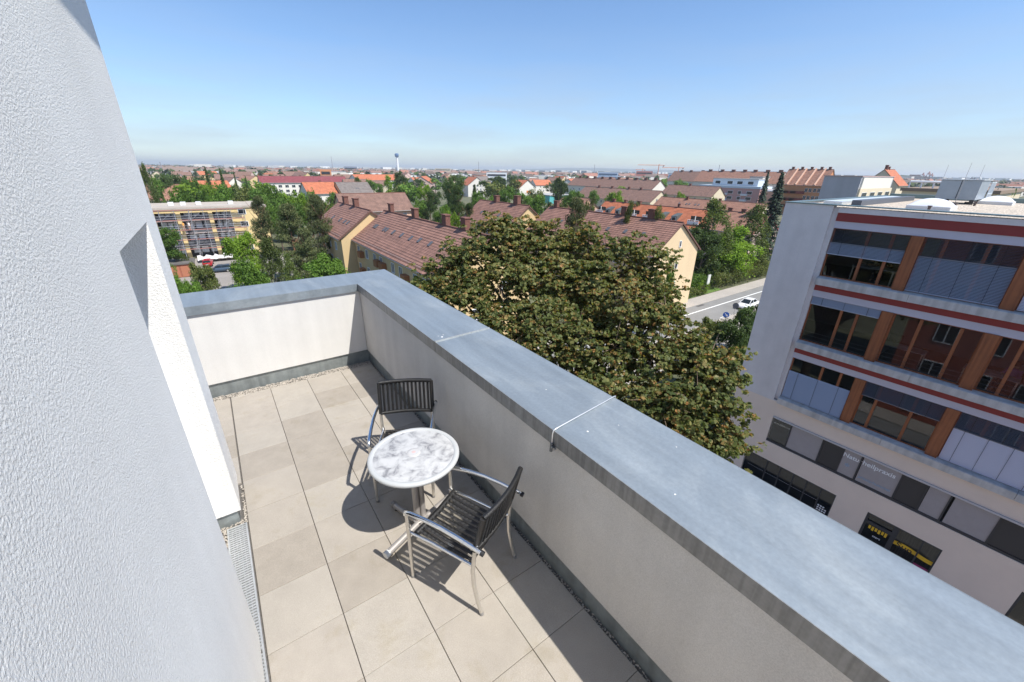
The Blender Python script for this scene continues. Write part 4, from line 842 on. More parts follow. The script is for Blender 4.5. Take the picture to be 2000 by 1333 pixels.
worker(sx(365.5, 425), levels[3]+.02, pm('white_shirt', (.75, .72, .68), .9), 'worker in white shirt standing on the scaffolding'); worker(sx(354, 425), levels[3]+.02, pm('orange_shirt', (.75, .35, .05), .9), 'worker in orange shirt on the scaffolding ladder bay')
# garages, white tarpaulin
ga = empty('garage_row', (-9, 97, G)); tag(ga, 'low flat garage row with red-brown doors below the scaffolded block', 'garage')
MB().box(-16, -4.9, 94, 99, G, G+2.4).build('wall', pm('garage_red', (.34, .12, .07), .85, noise=(1, .1)), ga); MB().box(-16.2, -4.7, 93.8, 99.2, G+2.401, G+2.65).build('roof', pm('garage_felt', (.12, .11, .10), .95, noise=(.6, .2)), ga)
for k in range(5): MB().box(-15.6+k*2.15, -13.7+k*2.15, 93.9, 93.999, G+.1, G+2.1).build('door', pm('garage_door', (.40, .15, .08), .7), ga)
tp = MB(); n = 16; vs = []
for i in range(n+1):
    for j in range(5): vs.append((-4.6+i*.55, 107+j*.8, G+.5+1.1*abs(math.sin(i*1.1+j*.5))*(1-abs(j-2)/3)))
tp.add(vs, [(i*5+j, (i+1)*5+j, (i+1)*5+j+1, i*5+j+1) for i in range(n) for j in range(4)], True)
tag(tp.build('tarpaulin', pm('white_tarpaulin', (.74, .70, .68), .6)), 'crumpled white tarpaulin heaped at the foot of the scaffolding', 'tarpaulin')

# ================================================================== cars, signs
def car(label, loc, rz, colr, kind='sedan'):
    root = empty('parked_car', loc); paintm = pm('car_paint_'+label[:12], colr, .25, .15); gls = pm('car_glass', (.015, .02, .022), .05)
    L_ = 4.5 if kind == 'sedan' else 4.2; hw = .87; hood = .98
    # body: stations along x (front +x): x, half width, z bottom, z shoulder
    st = [(-L_/2, .70, .35, .80), (-L_/2+.12, .80, .28, .95), (-1.5, hw, .22, .98), (-.4, hw, .2, .95), (.7, hw, .2, .93), (1.4, .85, .24, .84), (L_/2-.2, .76, .3, .72), (L_/2, .62, .38, .60)]
    mb = MB(); vs = []; fs = []; m = 8
    for (x, w_, zb, zt) in st:
        zm = (zb+zt)/2; vs += [(x, -w_*.9, zb), (x, -w_, zm-.06), (x, -w_*.98, zt-.09), (x, -w_*.84, zt), (x, w_*.84, zt), (x, w_*.98, zt-.09), (x, w_, zm-.06), (x, w_*.9, zb)]
    for i in range(len(st)-1):
        for k in range(m): fs.append((i*m+k, (i+1)*m+k, (i+1)*m+(k+1) % m, i*m+(k+1) % m))
    fs += [tuple(range(m)), tuple(range(len(st)*m-1, len(st)*m-m-1, -1))]
    mb.add(vs, fs, True); body = mb.build('body', paintm, root, False)
    xb = -1.75 if kind == 'sedan' else -2.0; rb = -1.05 if kind == 'sedan' else -1.75
    gh = MB(); lo = [(xb, .72), (1.0, .72)]; hi = [(rb, .55), (.25, .55)]
    z0, z1 = .93, 1.40
    gh.hexa([(xb, -.72, z0), (1.0, -.72, z0-.02), (1.0, .72, z0-.02), (xb, .72, z0), (rb, -.56, z1), (.22, -.56, z1), (.22, .56, z1), (rb, .56, z1)]); gh.build('windows', gls, root, False)
    MB().bbox(rb-.03, .26, -.58, .58, z1-.01, z1+.06, .05).build('roof', paintm, root, False)
    pl = MB()
    for s in (-1, 1):
        for (xa, xz) in ((1.0, .22), (-.35, -.35), (xb, rb)): pl.tube([(xa, s*.725, z0), (xz, s*.57, z1+.01)], .04, 5)
    pl.build('pillars', paintm, root, False)
    for x in (-1.32, 1.38):
        for s in (-1, 1):
            w_ = MB().tube([(x, s*.70, .31), (x, s*.88, .31)], .31, 16).build('wheel', pm('tyre', (.015, .015, .015), .8), root, False); MB().tube([(x, s*.87, .31), (x, s*.895, .31)], .19, 12).build('rim', chrome, w_, False)
    for s in (-1, 1):
        MB().bbox(L_/2-.22, L_/2-.02, s*.5-.16, s*.5+.16, .56, .70, .02).build('headlight', pm('headlight', (.8, .82, .85), .1), root, False)
        MB().bbox(-L_/2-.01, -L_/2+.14, s*.58-.14, s*.58+.14, .68, .90, .02).build('tail_light', pm('tail_light', (.4, .02, .02), .2), root, False)
        MB().bbox(.72, .9, s*.92-.08, s*.92+.08, .95, 1.08, .02).build('mirror', paintm, root, False)
    MB().box(L_/2-.02, L_/2+.01, -.26, .26, .40, .51).box(-L_/2-.02, -L_/2+.01, -.26, .26, .52, .63).build('number_plate', pm('plate_white', (.75, .75, .75), .5), root, False)
    root.rotation_euler = (0, 0, rz); tag(root, label, 'car', 'parked cars'); return root
car('white saloon car parked along the cross street', (66.6, 24.55, G), R(180), (.78, .78, .78))
car('dark blue-grey estate car parked crosswise in the courtyard', (-1.0, 95.6, G), R(172), (.06, .09, .13), 'estate')
car('red estate car parked with its rear to the camera beside the white tarpaulin', (-2.9, 103.6, G), R(86), (.42, .02, .03), 'estate')
def round_sign(px_, py_, x, y, h, face, lab, back=False):
    r_ = empty('street_sign', (x, y, G)); MB().tube([(x, y, G), (x, y, G+h+.3)], .035, 8).build('pole', pm('sign_pole', (.45, .45, .45), .4, .6), r_)
    d = (CAM-Vector((x, y, G+h))); d.z = 0; d.normalize(); c = Vector((x, y, G+h)); a = c+d*.05
    MB().tube([a, a+d*.02], .42, 24).build('disc', face, r_)
    if not back:
        t = Vector((-d.y, d.x, 0)); q = a+d*.026
        ar = [q+t*u+Vector((0, 0, v)) for u, v in ((-.22, .16), (.05, -.05), (-.06, -.15), (.25, -.22), (.2, .1), (.13, .02), (-.14, .24))]
        MB().add([tuple(p) for p in ar], [tuple(range(7))]).build('arrow', pm('sign_white', (.8, .8, .8), .5), r_)
    tag(r_, lab, 'street sign')
p1 = pz(1414, 632, G); round_sign(0, 0, 56.6, 22.8, 1.2, pm('sign_blue', (.01, .10, .42), .4), 'round blue traffic sign with white arrow on a traffic island')
round_sign(0, 0, 61.0, 23.75, 1.55, pm('sign_back', (.07, .08, .10), .5), 'round traffic sign seen from its dark back beside the white car', True)
ad = empty('advert_board', (69.0, 32.9, G)); tag(ad, 'pale advertising board on a post in the hedge by the pavement', 'sign board')
MB().tube([(69, 32.9, G), (69, 32.9, G+2.2)], .06, 8).build('post', gutter, ad); MB().box(68.6, 69.4, 32.82, 32.98, G+1.6, G+3.3).build('panel', pm('board_pale', (.62, .62, .58), .5), ad)
isl = slab('traffic_island', 57.5, 63.2, 22.6, 23.6, .12, pave)

# ================================================================== flats and big buildings right of centre
def block(name, label, cat, x0, x1, y0, y1, z1, wm, z0=G, roof=None, wins=None, group=None, parap=.4):
    """flat-roofed block; wins = list of (face 'W'/'S', centre along face, z, width, height, material)"""
    r_ = empty(name, ((x0+x1)/2, (y0+y1)/2, z0)); MB().box(x0, x1, y0, y1, z0, z1).build('wall', wm, r_)
    MB().box(x0-.25, x1+.25, y0-.25, y1+.25, z1+.001, z1+parap).build('roof', roof or pm('grey_roof_felt', (.36, .35, .34), .9), r_)
    for (fc, c_, z, wd, ht, m) in (wins or ()):
        d = .12
        o = (MB().box(x0-d, x0-.003, c_-wd/2, c_+wd/2, z, z+ht) if fc == 'W' else MB().box(c_-wd/2, c_+wd/2, y0-d, y0-.003, z, z+ht)).build('window', wf, r_)
        e_ = .08*min(wd, ht)
        (MB().box(x0-d-.03, x0-d-.001, c_-wd/2+e_, c_+wd/2-e_, z+e_, z+ht-e_) if fc == 'W' else MB().box(c_-wd/2+e_, c_+wd/2-e_, y0-d-.03, y0-d-.001, z+e_, z+ht-e_)).build('pane', m, o)
    tag(r_, label, cat, group); return r_
fx = 266.0
ya, yb = pX(1365, 370, fx).y, pX(1483, 378, fx).y
ztop = pX(1420, 367, fx).z
pinkf = pm('dusky_pink_render', (.48, .27, .25), .9); wl = []
for k, t in enumerate((.06, .22, .37, .55, .70, .85)):
    for z in (ztop-3.4, ztop-6.6, ztop-9.8): wl.append(('W', ya+(yb-ya)*t, z, 3.4 if k % 2 else 2.2, 1.9, dpane))
fl = block('flats', 'three-storey pink flats with pale blue top edge in the right middle distance', 'flats', fx, fx+14, yb, ya, ztop, pinkf, wins=wl, roof=pm('blue_white_fascia', (.50, .58, .66), .7), parap=1.2)
for t in (.19, .46, .78): 
    for z in (ztop-4.2, ztop-7.4): MB().box(fx-1.0, fx-.004, ya+(yb-ya)*t-2, ya+(yb-ya)*t+2, z, z+1.1).build('balcony', pm('balcony_pale', (.62, .64, .68), .8), fl)
yc = pX(1395, 360, fx+6).y; yd = pX(1482, 366, fx+6).y
block('penthouse', 'pale setback storey with loggias above the pink flats', 'penthouse', fx+4, fx+14.4, yd, yc, ztop+5.0, pm('pale_blue_render', (.55, .60, .64), .9), z0=ztop+1.21, wins=[('W', yc+(yd-yc)*t, ztop+2.0, 3.6, 2.0, dpane) for t in (.12, .4, .62, .85)])
house('apartment_house', 'tall house with mixed orange and brown roof and fire walls above the pink flats', 'house', 306, 151, 58, 16, 14.5, 21.2, 0, w_wht, tile_rd, 10, chims=tuple((.2, y, 1.0, 2.4, 1.4) for y in (-26, -18, -10, -3, 5, 13, 22)))
house('apartment_house', 'brown roofed tall house left of the mixed orange roof above the flats', 'house', 318, 196, 30, 16, 14, 20.8, 0, w_wht, tile_br2, 10, chims=tuple((.2, y, 1.0, 2.0, 1.2) for y in (-10, 0, 8)))
block('annexe', 'salmon low annexe with white roof edge right of the pink flats', 'annexe', fx+3, fx+22, pX(1516, 380, fx+3).y, yb-.3, ztop-1.2, w_sal, roof=wf, parap=.7)
block('stair_tower', 'white stepped house with grey glazed stair tower right of the mixed roof', 'house', 292, 304, pX(1487, 360, 292).y, pX(1462, 360, 292).y, 1.0, w_wht, wins=[('W', pX(1466, 360, 292).y, -6, 3, 6, pm('stair_glass', (.16, .2, .23), .15))])
house('apartment_house', 'orange gabled wing behind the white stepped house', 'house', 309, 104.5, 14, 13, 16.5, 22, 90, w_org, tile_rd, 8, wins=rows('L', (-3, 0, 3), (10, 13.4)))
rx = 250.0
y1_, y0_ = pX(1522, 360, rx).y, pX(1606, 365, rx).y
ro = house('apartment_house', 'tall orange rendered apartment house with steep red-brown roof and fire wall ridges', 'house', rx+8, (y1_+y0_)/2, (y1_-y0_), 16, 15.2, 22.4, 0, w_org, tile_rd, 10, wins=rows('L', [(y1_-y0_)*t for t in (-.45, -.36, -.26, -.17)], (4.6, 8.2, 11.8), 1.3, 1.8), chims=tuple((.1, (y1_-y0_)*t, .8, 1.1, 1.3) for t in (-.42, -.24, -.02, .2, .42)))
for t in (.02, .2, .38):
    for z in (4, 7.4, 10.8): MB().box(-9.2, -8.003, (y1_-y0_)*t-3.2, (y1_-y0_)*t+2.9, z, z+1.2).build('balcony', pm('dark_red_balcony', (.20, .035, .03), .8), ro, False)
for t in (-.33, -.12, .1, .3):
    MB().prism([(-8.6, 14.8), (0, 22.5), (0, 23.1), (-8.7, 15.4)], 'y', (y1_-y0_)*t-.35, (y1_-y0_)*t+.35).build('fire_wall', w_sal, ro, False)
gx = 190.0
gy1, gy0 = pX(1603, 370, gx).y, pX(1676, 370, gx).y; gz = pX(1676, 345.5, gx).z; gx1 = pY(1738, 370, gy0).x
fw = block('apartment_block', 'flat-topped block with blank grey fire wall and sunlit white balcony front', 'flats', gx, gx1, gy0, gy1, gz, pm('grey_fire_wall', (.40, .40, .43), .9, noise=(.3, .05), streak=(.5, .08)), roof=pm('pink_roof_edge', (.45, .32, .30), .8), parap=.3)
MB().box(gx+.4, gx1, gy0-.6, gy0-.004, G, gz-4).build('front', w_crm, fw); MB().box(gx+1, gx1-3, gy0-.5, gy0-.006, gz-3.99, gz-.3).build('setback', w_wht, fw)
for j in range(4):
    for k in range(4):
        x = gx+3+j*(gx1-gx-5)/3.6; z = gz-7-k*3.3; o = MB().box(x, x+(gx1-gx)/7, gy0-.68, gy0-.604, z, z+1.7).build('window', wf, fw); MB().box(x+.2, x+(gx1-gx)/7-.2, gy0-.72, gy0-.681, z+.15, z+1.6).build('pane', dpane, o)
    if j < 3:
        for k in range(4): MB().box(gx+2.4+j*(gx1-gx-5)/3, gx+5.8+j*(gx1-gx-5)/3, gy0-1.5, gy0-.73, gz-7.9-k*3.3, gz-6.9-k*3.3).build('balcony', pm('peach_balcony', (.62, .40, .28), .85), fw)
house('apartment_house', 'orange roofed gabled house behind the white balcony front', 'house', gx1+16, gy0+6, 14, 12, 16.5, 22.4, 90, w_crm, tile_or, 8, chims=((.1, 5, 1.0, 1.0, 1.8), (.1, 1.5, .8, .8, 1.2)))
# flat roof with white pergola beyond the office roof
bx = pd(1800, 366, 95); block('flat_roof_block', 'brown flat-roofed block with a white roof pergola beyond the office roof', 'building', bx.x-6, bx.x+20, bx.y-9, bx.y+.9, bx.z-.5, w_crm, roof=pm('brown_roof_felt', (.26, .19, .14), .9), parap=.45)
pg = empty('roof_pergola', (bx.x, bx.y, bx.z)); tag(pg, 'white post and beam pergola on the brown flat roof', 'pergola')
pa, pb_ = pd(1776, 362, 92), pd(1848, 364, 92); zt = pd(1810, 361, 92).z+.4
MB().tube([(pa.x, pa.y, zt), (pb_.x, pb_.y, zt)], .22, 4).build('beam', wf, pg)
for t in (0, .33, .66, 1):
    q = pa.lerp(pb_, t); MB().tube([(q.x, q.y, bx.z-.1), (q.x, q.y, zt)], .12, 4).build('post', wf, pg)
for i, (pxa, pya, pxb, pyb, dd, lab) in enumerate(((1841, 352, 1857, 322, 35, 'thin leaning radio mast left of the ventilation unit'), (1885, 350, 1897, 318, 34, 'thin radio mast above the ventilation unit, tallest of the three'), (1911, 352, 1916, 322, 36, 'thin radio mast right of the ventilation unit'))):
    a, b = pd(pxa, pya, dd), pd(pxb, pyb, dd); r_ = empty('radio_mast', (a.x, a.y, 1.37)); MB().tube([(a.x, a.y, 1.37), (a.x, a.y, b.z)], [.014, .006], 6).build('rod', gutter, r_); MB().box(a.x-.15, a.x+.15, a.y-.15, a.y+.15, 1.371, 1.45).build('foot', dframe, r_); tag(r_, lab, 'mast', 'radio masts')

# ================================================================== trees
bark = pm('bark', (.10, .075, .055), .95, noise=(3, .3), bump=(8, .8, .03)); bark_pine = pm('pine_bark', (.22, .11, .065), .95, noise=(3, .3)); bark_birch = pm('birch_bark', (.30, .28, .25), .9, noise=(5, .4))
LM = {'maple': leafmat('bronze_maple_leaves', [(0, (.055, .086, .026)), (.40, (.15, .180, .058)), (.64, (.27, .265, .095)), (.82, (.36, .25, .095)), (1, (.45, .24, .088))], .40, .5),
      'green': leafmat('green_leaves', [(0, (.058, .12, .018)), (1, (.165, .275, .045))]), 'lime': leafmat('lime_leaves', [(0, (.10, .18, .018)), (1, (.24, .36, .04))], .42),
      'dark': leafmat('dark_leaves', [(0, (.038, .075, .022)), (1, (.11, .16, .046))]), 'olive': leafmat('olive_leaves', [(0, (.07, .095, .03)), (.7, (.15, .18, .05)), (1, (.22, .19, .07))]),
      'pine': leafmat('pine_needles', [(0, (.055, .082, .032)), (.7, (.135, .16, .062)), (1, (.21, .20, .085))], .15, .7), 'spruce': leafmat('spruce_needles', [(0, (.022, .045, .028)), (1, (.08, .115, .078))], .1, .7),
      'birch': leafmat('birch_leaves', [(0, (.07, .105, .03)), (1, (.17, .21, .065))])}
def quads_mesh(name, C, U, V, tint):
    """rhombic leaves, slightly folded, around centres C with half-axes U, V"""
    n = len(C); vs = np.empty((n, 4, 3)); nn = np.cross(U, V); nn /= np.maximum(1e-9, np.linalg.norm(nn, axis=1))[:, None]; s_ = np.linalg.norm(U, axis=1)[:, None]
    vs[:, 0] = C-U; vs[:, 1] = C-V+nn*s_*.25; vs[:, 2] = C+U; vs[:, 3] = C+V+nn*s_*.25
    return raw_mesh(name, vs.reshape(-1, 3), np.arange(n*4).reshape(n, 4), tint)
def raw_mesh(name, verts, faces, tint):
    me = bpy.data.meshes.new(name); n, k = faces.shape; me.vertices.add(len(verts)); me.vertices.foreach_set('co', verts.astype(np.float32).ravel())
    me.loops.add(n*k); me.loops.foreach_set('vertex_index', faces.astype(np.int32).ravel()); me.polygons.add(n)
    me.polygons.foreach_set('loop_start', np.arange(0, n*k, k, dtype=np.int32)); me.update(calc_edges=True)
    a = me.attributes.new('tint', 'FLOAT', 'FACE'); a.data.foreach_set('value', tint.astype(np.float32)); return me
def rdir(n):
    v = rng.normal(size=(n, 3)); return v/np.linalg.norm(v, axis=1)[:, None]
def leaf_axes(n, nrm_bias, size, asp=.6):
    nr = rdir(n)*1.0+nrm_bias; nr /= np.linalg.norm(nr, axis=1)[:, None]; t = np.cross(nr, rdir(n)); t /= np.linalg.norm(t, axis=1)[:, None]; b = np.cross(nr, t)
    s = (np.asarray(size)*rng.uniform(.6, 1.4, n))[:, None]; return t*s, b*s*asp
def crown_broad(seed, n, leaf, H=10., W=7.4, base=2.6, lobes=26, spiky=.0):
    """10 m high crown of overlapping leaf clumps with an uneven outline"""
    rg_ = np.random.default_rng(seed); cz = (H+base)/2; rz = (H-base)/2; C = []; Nn = []; T = []
    per = n//lobes
    for i in range(lobes):
        th = rg_.uniform(0, 2*np.pi); u = rg_.uniform(-.85, .97); rr = math.sqrt(max(0, 1-u*u)); k = rg_.uniform(.45, .86)
        c = np.array([math.cos(th)*rr*W/2*k, math.sin(th)*rr*W/2*k, cz+u*rz*min(.9, k+.1)]); lr_ = rg_.uniform(.75, 1.45)
        sub = rg_.normal(size=(12, 3)); sub /= np.linalg.norm(sub, axis=1)[:, None]; sub[:, 2] = np.abs(sub[:, 2])*.9-.25
        idx = rg_.integers(0, 12, per); p = c+sub[idx]*lr_*rg_.uniform(.7, 1.05, (per, 1))+rg_.normal(size=(per, 3))*.24*lr_
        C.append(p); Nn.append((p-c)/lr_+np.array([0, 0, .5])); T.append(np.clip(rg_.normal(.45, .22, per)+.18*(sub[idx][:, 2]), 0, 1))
    C = np.concatenate(C); U, V = leaf_axes(len(C), np.concatenate(Nn)*.9, leaf); return quads_mesh('crown', C, U, V, np.concatenate(T))
def crown_birch(seed, n, leaf, H=10., W=5.):
    """airy crown of hanging sprays"""
    rg_ = np.random.default_rng(seed); C = []; T = []; K = 110; m = n//K
    for i in range(K):
        f = rg_.uniform(.16, 1.0); R0 = W/2*math.sin(min(1, (1.05-f)*1.55+.06)*math.pi/2)*math.sqrt(rg_.uniform(.05, 1.2)); th = rg_.uniform(0, 6.283); ln = rg_.uniform(.6, 1.7); tn = rg_.normal(.5, .16)
        t = rg_.uniform(0, 1, m); q = R0*(.62+.38*np.sqrt(t)); p = np.stack([math.cos(th)*q+rg_.normal(size=m)*.17, math.sin(th)*q+rg_.normal(size=m)*.17, f*H+.25-ln*t**1.7+rg_.normal(size=m)*.16], 1); C.append(p); T.append(np.clip(rg_.normal(tn, .2, m), 0, 1))
    C = np.concatenate(C); U, V = leaf_axes(len(C), np.array([[0, -.1, .5]]), leaf, .55); return quads_mesh('crown', C, U, V, np.concatenate(T))
def crown_pine(seed, n, leaf, H=10., W=6.5):
    rg_ = np.random.default_rng(seed); C = []; T = []; Nn = []
    L_ = 64
    for i in range(L_):
        f = rg_.uniform(.16, 1.0); z0 = f*H; R0 = W/2*min(1, (1.10-f)*1.7)*math.sqrt(rg_.uniform(.05, 1.0)); th = rg_.uniform(0, 6.283); m = n//L_
        c = np.array([math.cos(th)*R0, math.sin(th)*R0, z0]); d = rg_.normal(size=(m, 3)); d /= np.linalg.norm(d, axis=1)[:, None]
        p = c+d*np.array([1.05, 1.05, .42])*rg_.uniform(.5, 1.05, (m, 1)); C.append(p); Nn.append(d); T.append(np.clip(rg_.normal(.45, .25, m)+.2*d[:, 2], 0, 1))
    C = np.concatenate(C); U, V = leaf_axes(len(C), np.concatenate(Nn)*.6, leaf, .3); return quads_mesh('crown', C, U, V, np.concatenate(T))
def crown_spruce(seed, n, leaf, H=10., W=4.2):
    rg_ = np.random.default_rng(seed); C = []; T = []; A = []; nb = 150
    for i in range(nb):
        f = 1-(1-(i+.5)/nb)**1.15; z0 = .06*H+.93*H*f; ln = W/2*(1-f)**.85*rg_.uniform(.75, 1.12)+.1; th = i*2.399+rg_.uniform(-.3, .3); m = max(8, int(n/nb*(.35+1.6*(1-f))))
        t = rg_.uniform(.1, 1, m); dr = np.array([math.cos(th), math.sin(th)]); lat = rg_.normal(size=m)*.16*ln*(1.2-t); z = z0-.30*ln*t+.10*ln*t**3-np.abs(rg_.normal(size=m))*.14
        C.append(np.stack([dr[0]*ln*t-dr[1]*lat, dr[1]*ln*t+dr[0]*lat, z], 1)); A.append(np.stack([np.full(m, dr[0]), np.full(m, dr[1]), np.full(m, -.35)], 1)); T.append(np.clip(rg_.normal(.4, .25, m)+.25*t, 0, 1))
    C = np.concatenate(C); A = np.concatenate(A)+rdir(len(C))*.45; A /= np.linalg.norm(A, axis=1)[:, None]; Bv = np.cross(A, np.array([[0, 0, 1.]])+rdir(len(C))*.4); Bv /= np.linalg.norm(Bv, axis=1)[:, None]
    s = (leaf*rng.uniform(.7, 1.3, len(C)))[:, None]; return quads_mesh('crown', C, A*s, Bv*s*.35, np.concatenate(T))
def trunk_mesh(seed, r, H=10., limbs=7, top=.75, spread=2.2, lo=.3):
    r_ = random.Random(seed); mb = MB(); mb.tube([(0, 0, -.1), (r_.uniform(-.1, .1), .05, H*.25), (r_.uniform(-.2, .2), r_.uniform(-.2, .2), H*.5), (0, 0, H*top)], [r*1.25, r, r*.7, r*.2], 8)
    for k in range(limbs):
        a = k*2.4+r_.uniform(-.4, .4); z = H*r_.uniform(lo, top*.85); ln = spread*r_.uniform(.7, 1.2)
        mb.tube([(0, 0, z), (math.cos(a)*ln*.5, math.sin(a)*ln*.5, z+ln*.35), (math.cos(a)*ln, math.sin(a)*ln, z+ln*.8)], [r*.45, r*.3, r*.1], 6)
    return mb.mesh('trunk')
PROTO = {}
def proto(k, hi):
    key = (k, hi)
    if key in PROTO: return PROTO[key]
    n = {0: 900, 1: 3600, 2: 9000}[hi]; lf = {0: .42, 1: .23, 2: .15}[hi]; cs = []
    for s in range(3 if hi < 2 else 2):
        n = {0: 900, 1: 3600, 2: 9000}[hi]; n = int(n*{'pine': 1.5, 'full': 1.8}.get(k, 1))
        if k == 'birch': cs.append((crown_birch(s+5, n, lf*.75), trunk_mesh(s, .09, 10, 9, .9, 1.3, .2)))
        elif k == 'pine': cs.append((crown_pine(s+9, n, lf*.95), trunk_mesh(s, .2, 10, 10, .95, 2.2)))
        elif k == 'spruce': cs.append((crown_spruce(s+3, n, lf*1.1), trunk_mesh(s, .17, 10, 0, .97)))
        elif k == 'shrub': cs.append((crown_broad(s+70, n//2, lf, 10, 12, -.5, 22), trunk_mesh(s, .3, 6, 7, .8, 3, .05)))
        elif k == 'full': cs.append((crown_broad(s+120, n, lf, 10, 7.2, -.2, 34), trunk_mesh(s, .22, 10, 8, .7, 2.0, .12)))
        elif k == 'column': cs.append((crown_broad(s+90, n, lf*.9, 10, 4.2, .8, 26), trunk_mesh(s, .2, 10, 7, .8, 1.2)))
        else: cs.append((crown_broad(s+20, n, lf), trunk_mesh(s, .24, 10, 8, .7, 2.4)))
    PROTO[key] = cs; return cs
def tree(kind, shape, label, x, y, h, wscale=1., hi=1, z=G, var=None, group=None, nm=None):
    cs = proto(shape, hi); i = (var if var is not None else random.randrange(len(cs))) % len(cs); cm, tm = cs[i]
    root = empty(nm or {'birch': 'birch_tree', 'pine': 'pine_tree', 'spruce': 'spruce_tree', 'shrub': 'shrub'}.get(shape, 'deciduous_tree'), (x, y, z))
    s = h/10.; root.scale = (s*wscale, s*wscale, s); root.rotation_euler = (0, 0, random.uniform(0, 6.28))
    for nm_, me, m in (('crown', cm, LM[kind]), ('trunk', tm, {'birch': bark_birch, 'pine': bark_pine}.get(shape, bark))):
        o = bpy.data.objects.new(nm_, me); COL.objects.link(o); o.parent = root
        if not me.materials: me.materials.append(m)
        o.material_slots[0].link = 'OBJECT'; o.material_slots[0].material = m
    tag(root, label, 'shrub' if shape == 'shrub' else 'tree', group); return root
def tree_px(kind, shape, label, px_, ptop, d, wpx, **k):
    """tree whose top shows at (px, ptop) when it stands d metres away; wpx = crown width in photograph pixels"""
    p = pd(px_, ptop, d); h = p.z-G; dep = (p-CAM).dot(fwd); wm = wpx*dep/F_PX
    base_w = {'birch': 5., 'pine': 7.6, 'spruce': 4.2, 'shrub': 13.5, 'column': 5.4, 'full': 8.2}.get(shape, 8.6)
    return tree(kind, shape, label, p.x, p.y, h, (wm/base_w)/(h/10.), **k)
